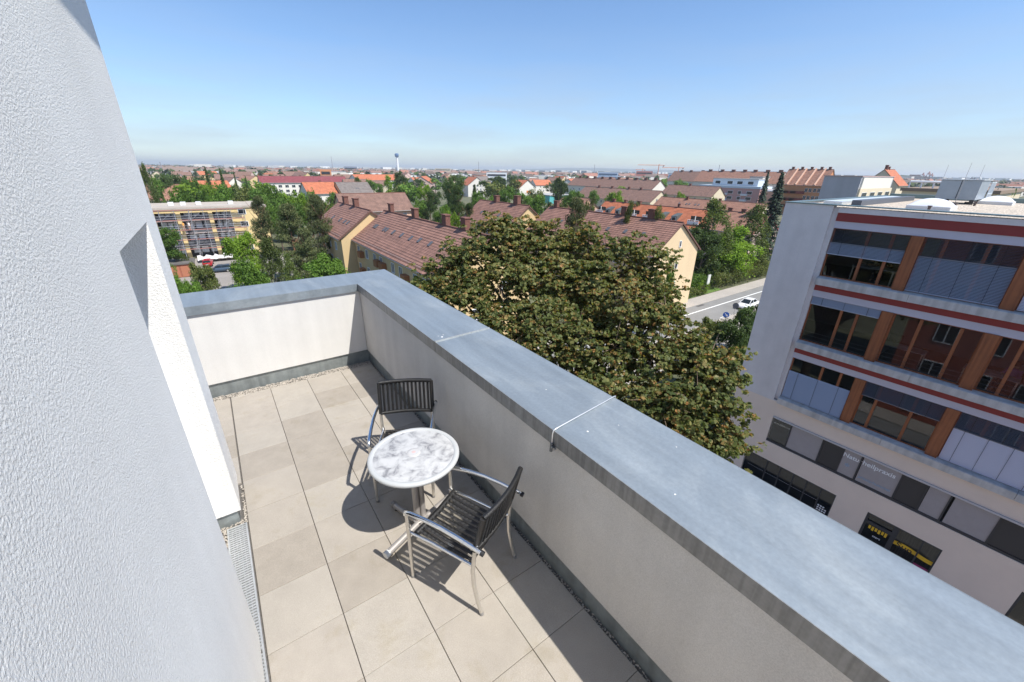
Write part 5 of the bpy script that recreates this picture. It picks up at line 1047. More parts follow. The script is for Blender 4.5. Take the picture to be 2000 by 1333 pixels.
# --- the big bronze-leaved maple by the terrace
def big_maple():
    lob = [(885, 545, 16.2, 1.25), (925, 500, 17, 1.35), (985, 482, 17.5, 1.4), (1050, 486, 18, 1.4), (1120, 494, 18, 1.4), (1185, 510, 17.6, 1.3), (1245, 520, 17.2, 1.2), (1285, 560, 16.6, 1.0), (905, 590, 15, 1.2), (975, 560, 15.8, 1.4), (1055, 555, 16, 1.5), (1135, 565, 16, 1.5), (1205, 590, 15.6, 1.3), (1265, 620, 15.2, 1.05), (975, 650, 14, 1.2), (1050, 640, 14.2, 1.35), (1125, 660, 14.3, 1.4), (1200, 680, 14.2, 1.3), (1275, 700, 14, 1.2), (1335, 690, 14.2, 1.0), (1388, 692, 14.4, .9), (1408, 740, 14, .75), (1120, 740, 13, 1.25), (1200, 770, 12.8, 1.25), (1285, 790, 12.8, 1.25), (1360, 790, 13, 1.2), (1405, 800, 13.2, .8), (1350, 860, 12.2, 1.1), (1400, 880, 12.6, .75), (1280, 870, 12, 1.1), (1205, 850, 12, 1.1), (1425, 850, 13, .5), (1010, 720, 13, 1.2), (1060, 800, 12.2, 1.1), (850, 600, 15.4, .8), (955, 445, 17.6, .55), (1010, 436, 17.8, .5), (1150, 455, 18, .6), (1085, 448, 18, .4), (1230, 480, 17.4, .5), (1330, 630, 15.2, .6), (1300, 600, 15.8, .5), (840, 560, 16, .6)]
    cen = [pd(a, b, c_) for a, b, c_, _ in lob]; bx_ = sum(c_.x for c_ in cen)/len(cen); by_ = sum(c_.y for c_ in cen)/len(cen)
    root = empty('maple_tree', (bx_, by_, G)); rg_ = np.random.default_rng(2)
    C, Nn, T, SZ = [], [], [], []
    for c_, (a, b, dd, r0) in zip(cen, lob):
        c_ = np.array(c_); big = int(13*r0*r0)+4                      # boughs on the lobe, tufts on the boughs, leaves round each tuft
        sub = rg_.normal(size=(big, 3)); sub /= np.linalg.norm(sub, axis=1)[:, None]; sub = sub*r0*rg_.uniform(.4, 1.08, (big, 1)); sub[:, 2] *= .8; tone = rg_.normal(0, .10, big)
        nt_u = int(195*r0*r0); bi = rg_.integers(0, big, nt_u); tuft = c_+sub[bi]+rg_.normal(size=(nt_u, 3))*np.array([.27, .27, .15])
        L_ = 15; d_ = rg_.normal(size=(nt_u, L_, 3)); d_ /= np.linalg.norm(d_, axis=2)[:, :, None]; d_[:, :, 2] = np.abs(d_[:, :, 2])*.7-.25
        rad = rg_.uniform(.03, .17, (nt_u, L_, 1)); p = tuft[:, None]+d_*rad
        C.append(p.reshape(-1, 3)); Nn.append((d_*.7+np.array([0, 0, .9])+(sub[bi]/r0*.4)[:, None]).reshape(-1, 3))
        brown = (rg_.random(nt_u) < .6)[:, None]*np.clip(1.5-rad[:, :, 0]/.085, 0, 1)*.55
        T.append(np.clip(rg_.normal(.42, .16, (nt_u, L_))+tone[bi][:, None]+brown, 0, 1).reshape(-1)); SZ.append((.75+.5*rad/.17).reshape(-1))
    C = np.concatenate(C); Nn = np.concatenate(Nn); T = np.concatenate(T); n = len(C)
    U, V = leaf_axes(n, Nn*.9, .048*np.concatenate(SZ), 1.0)
    out = [(0, -1.0), (.95, -.40), (.55, .0), (.80, .55), (0, 1.15), (-.80, .55), (-.55, .0), (-.95, -.40)]
    nn = np.cross(U, V); nn /= np.linalg.norm(nn, axis=1)[:, None]; vs = np.stack([C+U*a+V*b-nn*.018*(a*a+b*b) for a, b in out], 1)
    me = raw_mesh('foliage', (vs-np.array([bx_, by_, G])).reshape(-1, 3), np.arange(n*8).reshape(n, 8), T); o = link('foliage', me, LM['maple'], root); o['kind'] = 'stuff'
    top = Vector((bx_, by_, -8.0)); mb = MB(); mb.tube([(bx_, by_, G-.1), (bx_+.1, by_, G+4), tuple(top)], [.42, .34, .26], 10); mb.build('trunk', bark, root)
    for c_ in cen:
        mid = top.lerp(c_, .5)+Vector((0, 0, .5)); a = top+Vector((0, 0, random.uniform(-1.8, .8)))
        MB().tube([tuple(a), tuple(mid), tuple(c_)], [.13, .075, .02], 6).build('limb', bark, root)
    tw = MB(); sel = rg_.choice(len(cen), 160)
    for i in sel:
        c_ = cen[i]; d_ = Vector(rdir(1)[0])*lob[i][3]; tw.tube([tuple(c_), tuple(c_+d_*.6+Vector((0, 0, .08))), tuple(c_+d_*1.02)], [.022, .014, .006], 4, False)
    tw.build('twigs', pm('pale_twig', (.24, .17, .12), .9), root)['kind'] = 'stuff'
    tag(root, 'large maple with bronze and dark green leaves close beyond the terrace parapet', 'tree')
big_maple()
TR = [  # kind, shape, label, px, top py, distance, crown width px, detail
    ('lime', 'full', 'light green tree standing left of the dark pines by the courtyard', 460, 444, 80, 76, 2), ('pine', 'pine', 'dark pine with thin top in front of the yellow block end wall', 500, 388, 88, 58, 2),
    ('pine', 'pine', 'broad dark pine in the middle of the pine group', 560, 402, 84, 80, 2), ('pine', 'pine', 'rightmost dark pine beside the bare yellow gable', 618, 385, 80, 72, 2), ('pine', 'pine', 'lower pine crown between the two tallest pines', 590, 450, 72, 74, 2),
    ('birch', 'birch', 'drooping birch with greyish leaves below the pine group', 520, 470, 66, 66, 2), ('birch', 'birch', 'small drooping birch under the pines just above the coping', 560, 500, 60, 48, 2), ('green', 'full', 'fresh green tree just above the coping left of the yellow gable', 622, 488, 56, 112, 2),
    ('green', 'full', 'low green tree above the coping at the foot of the light green tree', 482, 512, 58, 90, 2), ('green', 'broad', 'small round tree at the left edge before the scaffolding', 323, 438, 100, 52, 2), ('olive', 'shrub', 'round olive shrub under the small left tree', 349, 487, 100, 30, 1),
    ('olive', 'full', 'thin brownish tree in front of the garage row', 385, 500, 62, 56, 2), ('green', 'full', 'leafy green tree top rising over the coping at far left', 352, 524, 50, 60, 2), ('green', 'shrub', 'low green bush between white wall and garage roof', 330, 507, 92, 18, 1),
    ('birch', 'birch', 'grey-green birch at the left edge above the roofs', 277, 325, 150, 34, 2), ('dark', 'broad', 'dark round tree left of two spruces above the brown roof', 318, 333, 230, 34, 1), ('green', 'broad', 'green tree behind the cream gable at far left', 295, 338, 210, 34, 1), ('dark', 'broad', 'dark green tree right of the round one at far left', 345, 334, 250, 36, 1),
    ('dark', 'spruce', 'dark spruce, left one of two above the tree belt', 399, 324, 190, 22, 1), ('dark', 'spruce', 'dark spruce, right one of two above the tree belt', 428, 327, 190, 22, 1), ('dark', 'spruce', 'slim dark spruce beside the orange roof patch', 455, 333, 200, 12, 1), ('dark', 'spruce', 'small dark spruce left of the maroon roof', 478, 342, 220, 12, 1),
    ('green', 'broad', 'green tree above the left brown roof, next to spruces', 372, 342, 200, 40, 1)]
belt = [(340, 372, 150, 44), (375, 366, 150, 46), (405, 352, 165, 52), (440, 350, 160, 56), (470, 360, 150, 54), (500, 362, 148, 54), (530, 362, 150, 50), (555, 368, 150, 46), (420, 372, 138, 44), (460, 378, 134, 46), (505, 380, 132, 48), (545, 378, 130, 50), (575, 372, 140, 46), (600, 366, 150, 40), (600, 386, 120, 44), (570, 392, 116, 46), (535, 398, 112, 44), (628, 384, 130, 40), (650, 372, 170, 34), (645, 388, 112, 30), (515, 392, 122, 40)]
for i, (a, b, d, w_) in enumerate(belt): TR.append((('green', 'green', 'lime', 'green', 'olive')[i % 5], 'broad', None, a, b, d, w_, 1))
TR += [('birch', 'birch', 'birch before the white house with broad orange roof, leftmost', 697, 348, 250, 26, 1), ('green', 'broad', 'green tree before the white house with broad orange roof, middle', 722, 346, 270, 24, 1), ('lime', 'column', 'slim lime tree before the broad orange roof', 756, 342, 240, 18, 1), ('dark', 'broad', 'dark tree right of the broad orange roof', 782, 334, 230, 34, 1), ('green', 'column', 'slim dark green tree below the broad orange roof', 741, 356, 250, 12, 1),
    ('lime', 'broad', 'round lime-green tree before the pale pink house', 826, 357, 190, 36, 1), ('dark', 'broad', 'tall dark tree right of the pale pink house', 885, 336, 150, 56, 2), ('dark', 'pine', 'dark fir-like tree in the gap left of the two-chimney roof', 893, 366, 112, 52, 2), ('dark', 'pine', 'dark tree beside the crosswise brown roof', 838, 378, 128, 38, 2), ('green', 'broad', 'bright green tree low in the gap behind the long row house', 862, 396, 110, 44, 2), ('dark', 'pine', 'dark conifer just above the long row house ridge', 915, 400, 98, 44, 2),
    ('green', 'broad', 'green tree on the lawn right of the crosswise brown roof', 822, 384, 135, 34, 1), ('dark', 'broad', 'dark tree below the pale pink house', 848, 366, 170, 32, 1), ('green', 'broad', 'green tree between dark conifers behind the long ridge', 935, 372, 140, 36, 1), ('lime', 'broad', 'light tree deep in the gap behind the long ridge', 880, 402, 102, 34, 1),
    ('green', 'full', 'green tree behind the gap between the two brown ridges', 1052, 384, 118, 44, 1), ('dark', 'full', 'dark tree right of the yellow gable with two chimneys', 1076, 388, 112, 34, 1), ('olive', 'full', 'olive tree under the turquoise pavilion', 1098, 392, 122, 36, 1), ('green', 'full', 'green tree right of the turquoise pavilion', 1112, 378, 150, 36, 1), ('green', 'full', 'green tree behind the left chimney of the two-chimney roof', 962, 388, 112, 40, 1),
    ('dark', 'broad', 'dark tree right of the narrow white house', 972, 342, 240, 24, 1), ('green', 'broad', 'green tree left of the two-chimney roof', 958, 378, 150, 34, 1), ('green', 'broad', 'round green tree above the two-chimney roof', 990, 362, 170, 42, 1), ('green', 'broad', 'green tree above the two-chimney roof, right', 1022, 370, 165, 40, 1), ('olive', 'broad', 'olive tree left of the turquoise pavilion', 1048, 366, 170, 38, 1), ('dark', 'broad', 'dark tree left of the white awning house', 1003, 340, 300, 16, 1),
    ('dark', 'broad', 'dark green birch clump left of the wide orange roof with dormers', 1096, 345, 215, 34, 1), ('green', 'broad', 'green tree below the wide orange roof', 1126, 366, 190, 34, 1), ('green', 'broad', 'small green tree right of the wide orange roof', 1160, 368, 190, 26, 1), ('olive', 'broad', 'yellowish round tree behind the brown ridge', 1156, 382, 118, 30, 2), ('pine', 'pine', 'dark bushy pine rising before the brown ridge', 1131, 392, 66, 80, 2),
    ('lime', 'broad', 'pale green broad tree left of the cream gable', 1204, 372, 165, 44, 1), ('olive', 'broad', 'small yellow-green tree before the cream gable', 1242, 390, 130, 22, 1), ('dark', 'broad', 'dark round tree right of the cream gable', 1302, 374, 190, 20, 1), ('lime', 'broad', 'bright round tree before the plain brown roof', 1332, 374, 180, 28, 1), ('green', 'broad', 'long green tree line top behind brown ridge', 1330, 348, 320, 40, 1), ('green', 'broad', 'green tree line left of the mixed roofs', 1290, 350, 330, 36, 1),
    ('olive', 'pine', 'small greyish tree in front of the orange row, left', 1231, 396, 70, 36, 1), ('olive', 'pine', 'small greyish tree in front of the orange row, right', 1290, 406, 68, 44, 1),
    ('birch', 'birch', 'tall drooping birch before the end of the orange row', 1402, 394, 87, 96, 2), ('dark', 'full', 'dark tree in the shade of the cream gable', 1384, 436, 82, 84, 2), ('lime', 'full', 'bright green tree between birch and hedge', 1438, 446, 90, 112, 2), ('birch', 'birch', 'birch with hanging twigs before the pink gable', 1482, 404, 99, 78, 2), ('spruce', 'spruce', 'tall blue-grey spruce beside the office block corner', 1530, 334, 114, 66, 2), ('spruce', 'spruce', 'far spruce right of the mixed roofs', 1502, 334, 175, 30, 1), ('olive', 'full', 'olive bush tree before the pink gable', 1484, 500, 98, 42, 2),
    ('dark', 'full', 'dark green street tree beside the white car', 1474, 586, 52, 70, 2), ('olive', 'full', 'street tree with light tips at the office corner, left', 1398, 612, 44, 66, 2), ('dark', 'full', 'street tree close to the office end panel', 1442, 610, 44, 96, 2), ('green', 'broad', 'small green tree seen through the gaps of the big maple', 1130, 560, 40, 60, 1), ('green', 'full', 'young green tree beside the cream gable wall', 1312, 512, 52, 36, 2), ('green', 'full', 'green treetop over the coping at the terrace corner', 800, 528, 44, 70, 2), ('green', 'broad', 'garden tree behind the right end of the office roof', 1975, 366, 70, 46, 1), ('dark', 'broad', 'dark tree right of the ventilation unit', 1935, 366, 95, 40, 1)]
ORD = 'first second third fourth fifth sixth seventh eighth ninth tenth eleventh twelfth thirteenth fourteenth fifteenth'.split()
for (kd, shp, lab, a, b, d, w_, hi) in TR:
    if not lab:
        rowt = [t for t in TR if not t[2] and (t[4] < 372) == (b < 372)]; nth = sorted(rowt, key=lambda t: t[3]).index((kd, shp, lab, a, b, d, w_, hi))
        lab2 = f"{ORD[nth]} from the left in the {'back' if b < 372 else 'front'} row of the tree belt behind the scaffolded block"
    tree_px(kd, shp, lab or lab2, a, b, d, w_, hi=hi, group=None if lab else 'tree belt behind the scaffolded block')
# hedges along the pavement
def hedge(name, label, x0, x1, y0, y1, h, m, n):
    root = empty(name, ((x0+x1)/2, (y0+y1)/2, G)); c = np.stack([rng.uniform(x0, x1, n), rng.uniform(y0, y1, n), G+h*rng.uniform(0, 1, n)**.5], 1)
    c[:, 2] *= 1; c += rng.normal(size=(n, 3))*.13; c[:, 2] += .35*np.sin(c[:, 0]*1.3)*((c[:, 2]-G)/h); U, V = leaf_axes(n, np.array([[0, -.3, .8]]), .12)
    me = quads_mesh('foliage', c-np.array([(x0+x1)/2, (y0+y1)/2, G]), U, V, np.clip(rng.normal(.5, .25, n), 0, 1)); link('foliage', me, m, root)['kind'] = 'stuff'
    st = MB()
    for k in range(int((x1-x0)/1.2)): x = x0+.6+k*1.2; st.tube([(x, (y0+y1)/2, G), (x+.1, (y0+y1)/2, G+h*.6)], .03, 5)
    st.build('stems', bark, root); tag(root, label, 'hedge')
hedge('hedge', 'long clipped hedge along the pavement before the pink gable', 72, 118, 32.5, 35.0, 2.7, LM['olive'], 16000); hedge('hedge', 'low yellow-green bushes on the pavement edge by the cream gable', 58, 69, 32.3, 33.8, 1.2, LM['olive'], 3000); hedge('hedge', 'dark hedge at the foot of the cream gable house', 62.5, 73, 33.9, 36.4, 2.7, LM['green'], 6000)
tree('lime', 'shrub', 'bright round bush beside the advertising board', 67.6, 32.9, 2.6, .85, 1, var=0)

# ================================================================== the town towards the horizon
HAND = [(o.location.x, o.location.y) for o in SC.objects if o.parent is None and o.get('category') in ('house', 'flats', 'pavilion', 'building', 'annexe')]
rs = random.Random(21); walls = [('white', w_wht), ('cream', w_crm), ('pink', w_pnk), ('yellow', w_yel)]; roofs = [('orange', tile_or), ('brown', tile_br2), ('red-brown', tile_rd), ('grey', tile_gr), ('orange', tile_or)]
placed = []
MARKS = [(300, 'the far left gable'), (410, 'the two dark spruces'), (500, 'the left end of the maroon roof'), (600, 'the maroon roof'), (665, 'the dark horizon slab'), (777, 'the slender blue-headed tower'), (865, 'the yellowish high block'), (935, 'the white tower pair'), (985, 'the white office slab'), (1080, 'the white industrial hall'), (1190, 'the blue office block'), (1260, 'the dusky red block'), (1325, 'the second blue slab'), (1420, 'the pink flats'), (1560, 'the orange apartment house'), (1660, 'the grey fire wall'), (1800, 'the castle hill'), (1900, 'the twin spires')]
def mark(x, y, d):
    v = Vector((x, y, G))-CAM; px_ = 1000+F_PX*v.dot(rgt)/v.dot(fwd); return ('just below ' if d > 540 else 'well below ')+min(MARKS, key=lambda m: abs(m[0]-px_))[1]
def az_pt(az, d): return CAM.x+math.sin(az)*d, CAM.y+math.cos(az)*d
k = 0
while k < 90:
    az = rs.uniform(R(-6), R(84)); d = rs.uniform(300, 780); x, y = az_pt(az, d)
    if any(math.hypot(x-a, y-b) < 30 for a, b in HAND+placed): continue
    (wn, wm), (rn, rm) = rs.choice(walls), roofs[rs.choice((0, 1, 1, 2, 2, 3, 3, 1))]; he = rs.uniform(6, 9.5)
    house('far_house', f'small {wn} house with {rn} roof {mark(x, y, d)}', 'house', x, y, rs.uniform(12, 26), rs.uniform(9, 13), he, he+rs.uniform(3.2, 4.8), rs.choice((0, 90, 20, 110, 60)), wm, rm, 4, wins=rows('L', (-4, 0, 4), (2, 5))+rows('F', (-2, 2), (2, 5)), group=f'far {wn} houses with {rn} roofs')
    placed.append((x, y)); k += 1
LN = {'green': 'mid-green', 'dark': 'dark green', 'olive': 'olive', 'lime': 'lime-green'}
k = 0
while k < 190:
    az = rs.uniform(R(-7), R(85)); d = rs.uniform(200, 800); x, y = az_pt(az, d)
    if any(math.hypot(x-a, y-b) < (24 if d < 330 else 13) for a, b in HAND+placed): continue
    if d < 330 and az > R(55): continue
    kd = rs.choice(('green', 'green', 'dark', 'olive', 'lime', 'dark')); sh_ = rs.choice(('broad', 'broad', 'broad', 'column', 'spruce'))
    if sh_ == 'spruce': kd = 'dark'
    tree(kd, sh_, {'spruce': f'small dark spruce among roofs {mark(x, y, d)}', 'column': f'slim {LN[kd]} tree among roofs {mark(x, y, d)}'}.get(sh_, f'round {LN[kd]} tree among roofs {mark(x, y, d)}'), x, y, rs.uniform(9, 14.5), rs.uniform(.9, 1.25), 0, group='trees scattered among the far roofs'); k += 1
# farther still the roofs run together: one mass of little houses, one of tree crowns
def far_mass():
    r_ = random.Random(5); sets = {}
    cols = [('far_pale_walls', (.62, .58, .52)), ('far_white_walls', (.74, .73, .70)), ('far_red_roofs', (.23, .14, .115)), ('far_brown_roofs', (.20, .15, .125)), ('far_grey_blocks', (.42, .42, .42)), ('far_orange_roofs', (.30, .14, .10))]
    for n_, c_ in cols: sets[n_] = MB()
    for i in range(5200):
        az = r_.uniform(R(-8), R(86)); d = 760*math.exp(r_.random()**.9*2.0); x, y = az_pt(az, d); kind_ = r_.random()
        if kind_ < .5:
            w_, l_, h_ = r_.uniform(9, 16), r_.uniform(10, 36), r_.uniform(6, 13); 
            if r_.random() < .5: w_, l_ = l_, w_
            sets[r_.choice(('far_pale_walls', 'far_white_walls'))].box(x-w_/2, x+w_/2, y-l_/2, y+l_/2, G, G+h_); rf = sets[r_.choice(('far_red_roofs', 'far_brown_roofs', 'far_brown_roofs', 'far_orange_roofs'))]; t = r_.uniform(3, 5)
            if w_ > l_: rf.prism([(y-l_/2-.4, G+h_), (y+l_/2+.4, G+h_), (y, G+h_+t)], 'x', x-w_/2-.4, x+w_/2+.4)
            else: rf.prism([(x-w_/2-.4, G+h_), (x+w_/2+.4, G+h_), (x, G+h_+t)], 'y', y-l_/2-.4, y+l_/2+.4)
        else:
            w_, l_, h_ = r_.uniform(18, 55), r_.uniform(15, 40), r_.uniform(6, 12)+(r_.random() < .12 and d > 1900)*12; sets[r_.choice(('far_white_walls', 'far_grey_blocks', 'far_pale_walls'))].box(x-w_/2, x+w_/2, y-l_/2, y+l_/2, G, G+h_)
    root = empty('distant_town', (2000, 2500, G)); tag(root, 'mass of small pale and red roofs of the distant town below the horizon', 'town', kind='stuff')
    for n_, c_ in cols:
        o = sets[n_].build(n_, pm(n_, c_, .9), root); o['kind'] = 'stuff'
    n = 10500; az = rng.uniform(R(-8), R(86), n); d = 700*np.exp(rng.random(n)**.85*2.1); X = CAM.x+np.sin(az)*d; Y = CAM.y+np.cos(az)*d; Hh = rng.uniform(6, 13, n)*(1+d/9000); V_ = []; F_ = []; T_ = []
    base = rdir(14); m = 10
    cs = []
    for j in range(m):
        u = rdir(n); rr = rng.uniform(.25, .62, n)[:, None]; c = np.stack([X, Y, G+Hh*.55], 1)+u*np.stack([Hh*.5, Hh*.5, Hh*.38], 1)
        cs.append((c, rr*Hh[:, None]))
    C = np.concatenate([c for c, _ in cs]); S_ = np.concatenate([s for _, s in cs])[:, 0]; N_ = len(C); nr = rdir(N_)+np.array([[-.3, -.4, .8]]); nr /= np.linalg.norm(nr, axis=1)[:, None]; t = np.cross(nr, rdir(N_)); t /= np.linalg.norm(t, axis=1)[:, None]; b = np.cross(nr, t)
    me = quads_mesh('distant_trees', C, t*S_[:, None]*.62, b*S_[:, None]*.5, np.clip(rng.normal(.45, .3, N_), 0, 1)); tag(link('distant_trees', me, leafmat('far_foliage', [(0, (.02, .04, .014)), (1, (.075, .11, .03))], .1)), 'dark green tree masses between the distant roofs', 'trees', kind='stuff')
far_mass()
def fblock(name, label, cat, pa, pb, d, top, wm, depth=25, stripes=0, sm=None, group=None):
    """distant slab between pixel columns pa and pb with its top at pixel row top, d metres away"""
    a, b = pd(pa, top, d), pd(pb, top, d); z = (a.z+b.z)/2; t = (b-a); t.z = 0; L_ = t.length; t.normalize(); n_ = Vector((-t.y, t.x, 0))
    if n_.dot(a-CAM) < 0: n_ = -n_
    r_ = empty(name, ((a.x+b.x)/2, (a.y+b.y)/2, G)); q = [(a.x, a.y), (b.x, b.y), (b.x+n_.x*depth, b.y+n_.y*depth), (a.x+n_.x*depth, a.y+n_.y*depth)]
    MB().hexa([(x, y, G) for x, y in q]+[(x, y, z) for x, y in q]).build('wall', wm, r_)
    MB().hexa([(x, y, z+.01) for x, y in q]+[(x, y, z+.8) for x, y in q]).build('roof_edge', pm('far_roof_edge', (.30, .31, .33), .8), r_)
    h = z-G
    for k in range(stripes):
        zz = z-h*(k+.75)/(stripes+.4); m = -n_*.3
        p = [(a.x+t.x*1.5+m.x, a.y+t.y*1.5+m.y), (b.x-t.x*1.5+m.x, b.y-t.y*1.5+m.y)]
        MB().hexa([(p[0][0], p[0][1], zz), (p[1][0], p[1][1], zz), (p[1][0]-m.x*.9, p[1][1]-m.y*.9, zz), (p[0][0]-m.x*.9, p[0][1]-m.y*.9, zz)]+[(p[0][0], p[0][1], zz+h*.4/(stripes+.4)), (p[1][0], p[1][1], zz+h*.4/(stripes+.4)), (p[1][0]-m.x*.9, p[1][1]-m.y*.9, zz+h*.4/(stripes+.4)), (p[0][0]-m.x*.9, p[0][1]-m.y*.9, zz+h*.4/(stripes+.4))]).build('window_band', sm or dpane, r_)
    tag(r_, label, cat, group); return r_
bluew = pm('blue_white_office', (.50, .58, .70), .7); blued = pm('blue_dark_glass', (.07, .11, .20), .3)
ob = fblock('office_slab', 'blue and white office block with dark roof left of the cranes', 'office', 1168, 1208, 620, 337, bluew, 25, 4, blued); fblock('office_slab', 'second blue office slab right of the cranes', 'office', 1306, 1348, 700, 340, bluew, 25, 4, blued)
fblock('office_slab', 'white office slab with black window bands right of the narrow white house', 'office', 950, 990, 560, 338, pm('office_white', (.75, .76, .78), .7), 22, 3, pm('black_glass', (.02, .025, .04), .2))
fblock('industrial_hall', 'long white industrial hall in front of the horizon right of centre', 'hall', 1052, 1112, 760, 344, w_wht, 60); fblock('industrial_hall', 'long grey-brown factory stretching behind the slender tower', 'hall', 700, 850, 1500, 333, pm('factory_brown', (.33, .28, .25), .9), 60, 3)
fblock('apartment_slab', 'yellowish high block at the right end of the grey-brown factory', 'flats', 850, 880, 1450, 330, w_crm, 40, 3); fblock('apartment_slab', 'dark slab on the horizon left of the slender tower', 'flats', 672, 697, 1300, 326, pm('slab_slate', (.20, .23, .30), .8), 30, 2); fblock('apartment_slab', 'white tower pair under the thin mast right of centre', 'flats', 926, 938, 1200, 331, w_wht, 20, 4)
fblock('industrial_hall', 'red and yellow building behind the maroon roof', 'hall', 624, 646, 560, 331, w_org, 20, 2); fblock('industrial_hall', 'long white store behind the maroon roof', 'hall', 645, 676, 600, 337, w_wht, 30)
fblock('brick_block', 'dusky red many-gabled block under the cranes', 'building', 1243, 1275, 900, 335, pm('dusky_red_brick', (.42, .16, .13), .9), 40, 3); fblock('apartment_slab', 'white slab at the far left horizon', 'flats', 297, 306, 1300, 326, w_wht, 20, 3); fblock('apartment_slab', 'pale twin slab on the left horizon', 'flats', 466, 478, 1600, 325, w_wht, 20, 3)
rp = pd(1190, 334.5, 622); MB()
# slender tower with a blue head
tp_ = pd(777.5, 334, 1250); zt = pd(776, 300, 1250).z; r_ = empty('water_tower', (tp_.x, tp_.y, G)); tag(r_, 'slender white tower with a dark blue head on the horizon', 'tower')
MB().tube([(tp_.x, tp_.y, G), (tp_.x, tp_.y, zt-9)], [3.6, 2.9], 14).build('shaft', pm('tower_white', (.72, .72, .72), .7), r_); MB().lathe([(2.9, zt-10), (5, zt-8), (5.4, zt-2), (3.2, zt), (0, zt)], (tp_.x, tp_.y, 0), 18).build('head', pm('tower_blue', (.06, .13, .25), .5), r_)
for (px_, top, bot, d, lab) in ((650, 308, 330, 1400, 'thin dark chimney left of the dark slab'), (316, 318, 330, 1200, 'thin chimney at the far left horizon'), (935, 317, 333, 1200, 'thin mast on the white tower pair'), (1160, 323, 340, 900, 'dark chimney left of the blue office block'), (1402, 324, 342, 700, 'thin mast above the brown roofed tall house')):
    b = pd(px_, bot, d); t = pd(px_, top, d); r_ = empty('far_chimney', (b.x, b.y, G)); w_ = d/F_PX*.55; MB().tube([(b.x, b.y, G), (b.x, b.y, t.z)], [w_, w_*.6], 8).build('shaft', pm('chimney_grey', (.25, .25, .27), .8), r_); MB().tube([(b.x, b.y, t.z), (b.x, b.y, t.z+1)], w_*.7, 8).build('rim', verge, r_); tag(r_, lab, 'chimney')
cr_m = pm('crane_orange', (.55, .22, .12), .6)
for (px_, top, bot, la, lb, d, lab) in ((1285, 321, 338, 36, 10, 950, 'larger orange tower crane right of the blue office block'), (1324, 326, 340, 28, 9, 1000, 'smaller orange tower crane at the second blue office slab'), (1254, 330, 340, 12, 5, 1000, 'far small crane above the dusky red block')):
    b, t = pd(px_, bot, d), pd(px_, top, d); r_ = empty('tower_crane', (b.x, b.y, G)); s = d/F_PX; dv = Vector((rgt.x, rgt.y, 0)).normalized()
    MB().tube([(b.x, b.y, G), (b.x, b.y, t.z)], .8, 4).build('mast', cr_m, r_); q = Vector((b.x, b.y, t.z-2)); MB().tube([tuple(q-dv*la*s), tuple(q+dv*lb*s)], .7, 4).build('jib', cr_m, r_); MB().tube([tuple(q+dv*lb*s*.8), tuple(q+dv*lb*s*.8-Vector((0, 0, 3)))], 1.6, 6).build('counterweight', pm('far_grey', (.3, .3, .3), .9), r_); tag(r_, lab, 'crane', 'cranes on the horizon')
# hills, castle hill, church
def hill(name, pts, d, col_, th, base=G-2):
    mb = MB(); vs = []
    for (px_, py_) in pts:
        p = pd(px_, py_, d); o = pd(px_, py_, d+th); f_ = pd(px_, py_, d-th*.45); vs += [(f_.x, f_.y, base), (p.x, p.y, p.z), (o.x, o.y, base)]
    fs = []
    for i in range(len(pts)-1): fs += [(3*i, 3*i+3, 3*i+4, 3*i+1), (3*i+1, 3*i+4, 3*i+5, 3*i+2)]
    mb.add(vs, fs, True); o = mb.build(name, col_); tag(o, kind='structure'); return o
hm = pm('wooded_hill', (.045, .065, .035), .95, noise=(.004, .3))
hill('hills', [(150, 325), (300, 326), (500, 327), (700, 329), (830, 331), (960, 332), (1060, 330), (1110, 328.5), (1180, 329), (1240, 331), (1330, 333), (1400, 333.5), (1440, 335.5), (1500, 336.5), (1560, 338), (1640, 341), (1720, 344), (1800, 346), (1880, 348), (1960, 352), (2040, 354), (2150, 357)], 9500, hm, 1800)
hill('castle_hill', [(1712, 352), (1735, 346), (1760, 342), (1790, 344), (1815, 346), (1830, 350), (1850, 354)], 2300, hm, 260)
ca = empty('hilltop_castle', (0, 0, 0)); cp_ = pd(1795, 348, 2250); ca.location = (cp_.x, cp_.y, cp_.z); tag(ca, 'castle with red roofs and small towers on a wooded hill at the right horizon', 'castle')
cs_ = pm('castle_stone', (.45, .30, .25), .9); crf = pm('castle_roof', (.26, .12, .10), .9)
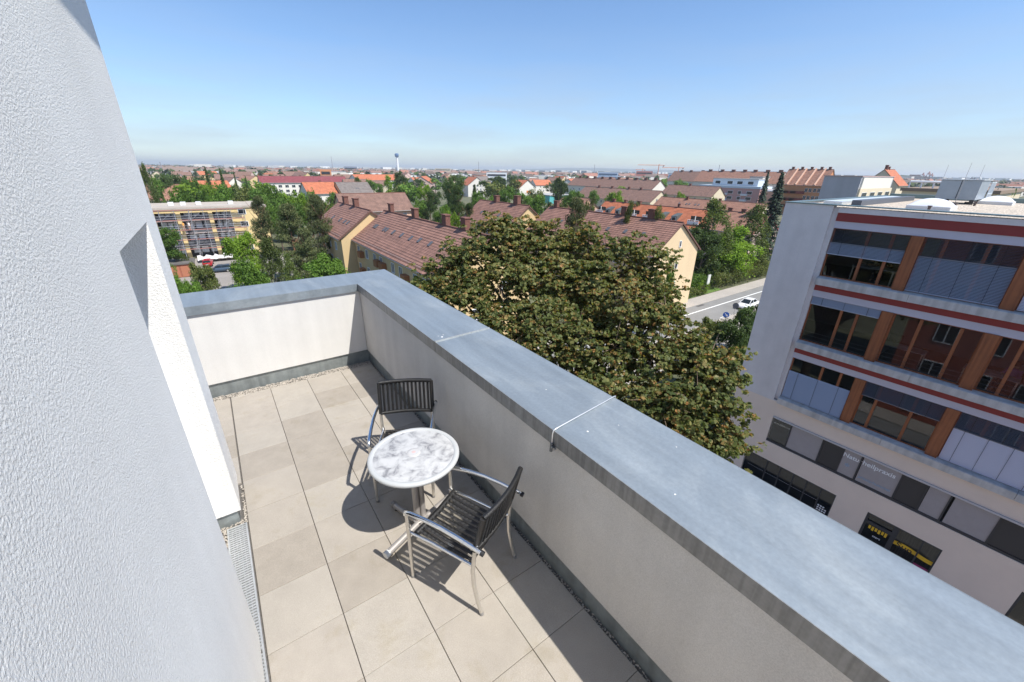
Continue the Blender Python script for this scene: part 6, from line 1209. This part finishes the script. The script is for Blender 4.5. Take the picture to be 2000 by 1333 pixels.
def cbox(pa, pb, top, bot, m, nm, th=16):
    a, b = pd(pa, bot, 2240), pd(pb, bot, 2240); z1 = pd((pa+pb)/2, top, 2240).z; z0 = min(a.z, b.z)-6; v = (a-CAM); v.z = 0; v.normalize(); MB().hexa([(a.x, a.y, z0), (b.x, b.y, z0), (b.x+v.x*th, b.y+v.y*th, z0), (a.x+v.x*th, a.y+v.y*th, z0), (a.x, a.y, z1), (b.x, b.y, z1), (b.x+v.x*th, b.y+v.y*th, z1), (a.x+v.x*th, a.y+v.y*th, z1)]).build(nm, m, ca)
cbox(1775, 1799, 344, 350, cs_, 'palace_wall'); cbox(1776, 1798, 341.5, 344, crf, 'palace_roof'); cbox(1799, 1822, 348, 352, cs_, 'curtain_wall'); cbox(1803, 1818, 346, 348, crf, 'hall_roof')
for (a, b, t) in ((1801, 1804, 341), (1812, 1815.5, 339.5), (1818, 1821, 342), (1807, 1809, 344)):
    cbox(a, b, t+2, 349, cs_, 'tower', 10); q = pd((a+b)/2, t+2, 2245); w_ = (b-a)/2*2240/F_PX*1.3; MB().lathe([(w_, q.z), (w_*.5, q.z+w_*.9), (0, q.z+w_*2)], (q.x, q.y, 0), 8).build('spire', crf, ca)
for i, (px_, top, lab) in enumerate(((1894, 345, 'left one of two dark church spires on the right horizon'), (1900, 346, 'right one of two dark church spires on the right horizon'))):
    b = pd(px_, 358, 1900); t = pd(px_+1.5, top, 1900); r_ = empty('church_spire', (b.x, b.y, G)); MB().box(b.x-5, b.x+5, b.y-5, b.y+5, G, b.z+6).build('tower', pm('dark_stone', (.16, .14, .14), .9), r_); MB().lathe([(5.5, b.z+6), (2.6, (b.z+t.z)/2+4), (0, t.z)], (b.x, b.y, 0), 8).build('spire', pm('spire_slate', (.09, .09, .11), .8), r_); tag(r_, lab, 'church spire', 'twin church spires')

# ================================================================== air
hz = MB().box(-13000, 13500, -2900, 14500, G-1.5, 75).build('haze', None)
vm = bpy.data.materials.new('thin_haze'); vm.use_nodes = True; vn = vm.node_tree; vn.nodes.remove(vn.nodes['Principled BSDF'])
pv = node(vn, 'ShaderNodeVolumePrincipled'); pv.inputs['Color'].default_value = (.90, .95, 1, 1); pv.inputs['Density'].default_value = .00016; pv.inputs['Anisotropy'].default_value = .2
vn.links.new(pv.outputs[0], vn.nodes['Material Output'].inputs['Volume']); hz.data.materials.append(vm); tag(hz, kind='stuff')
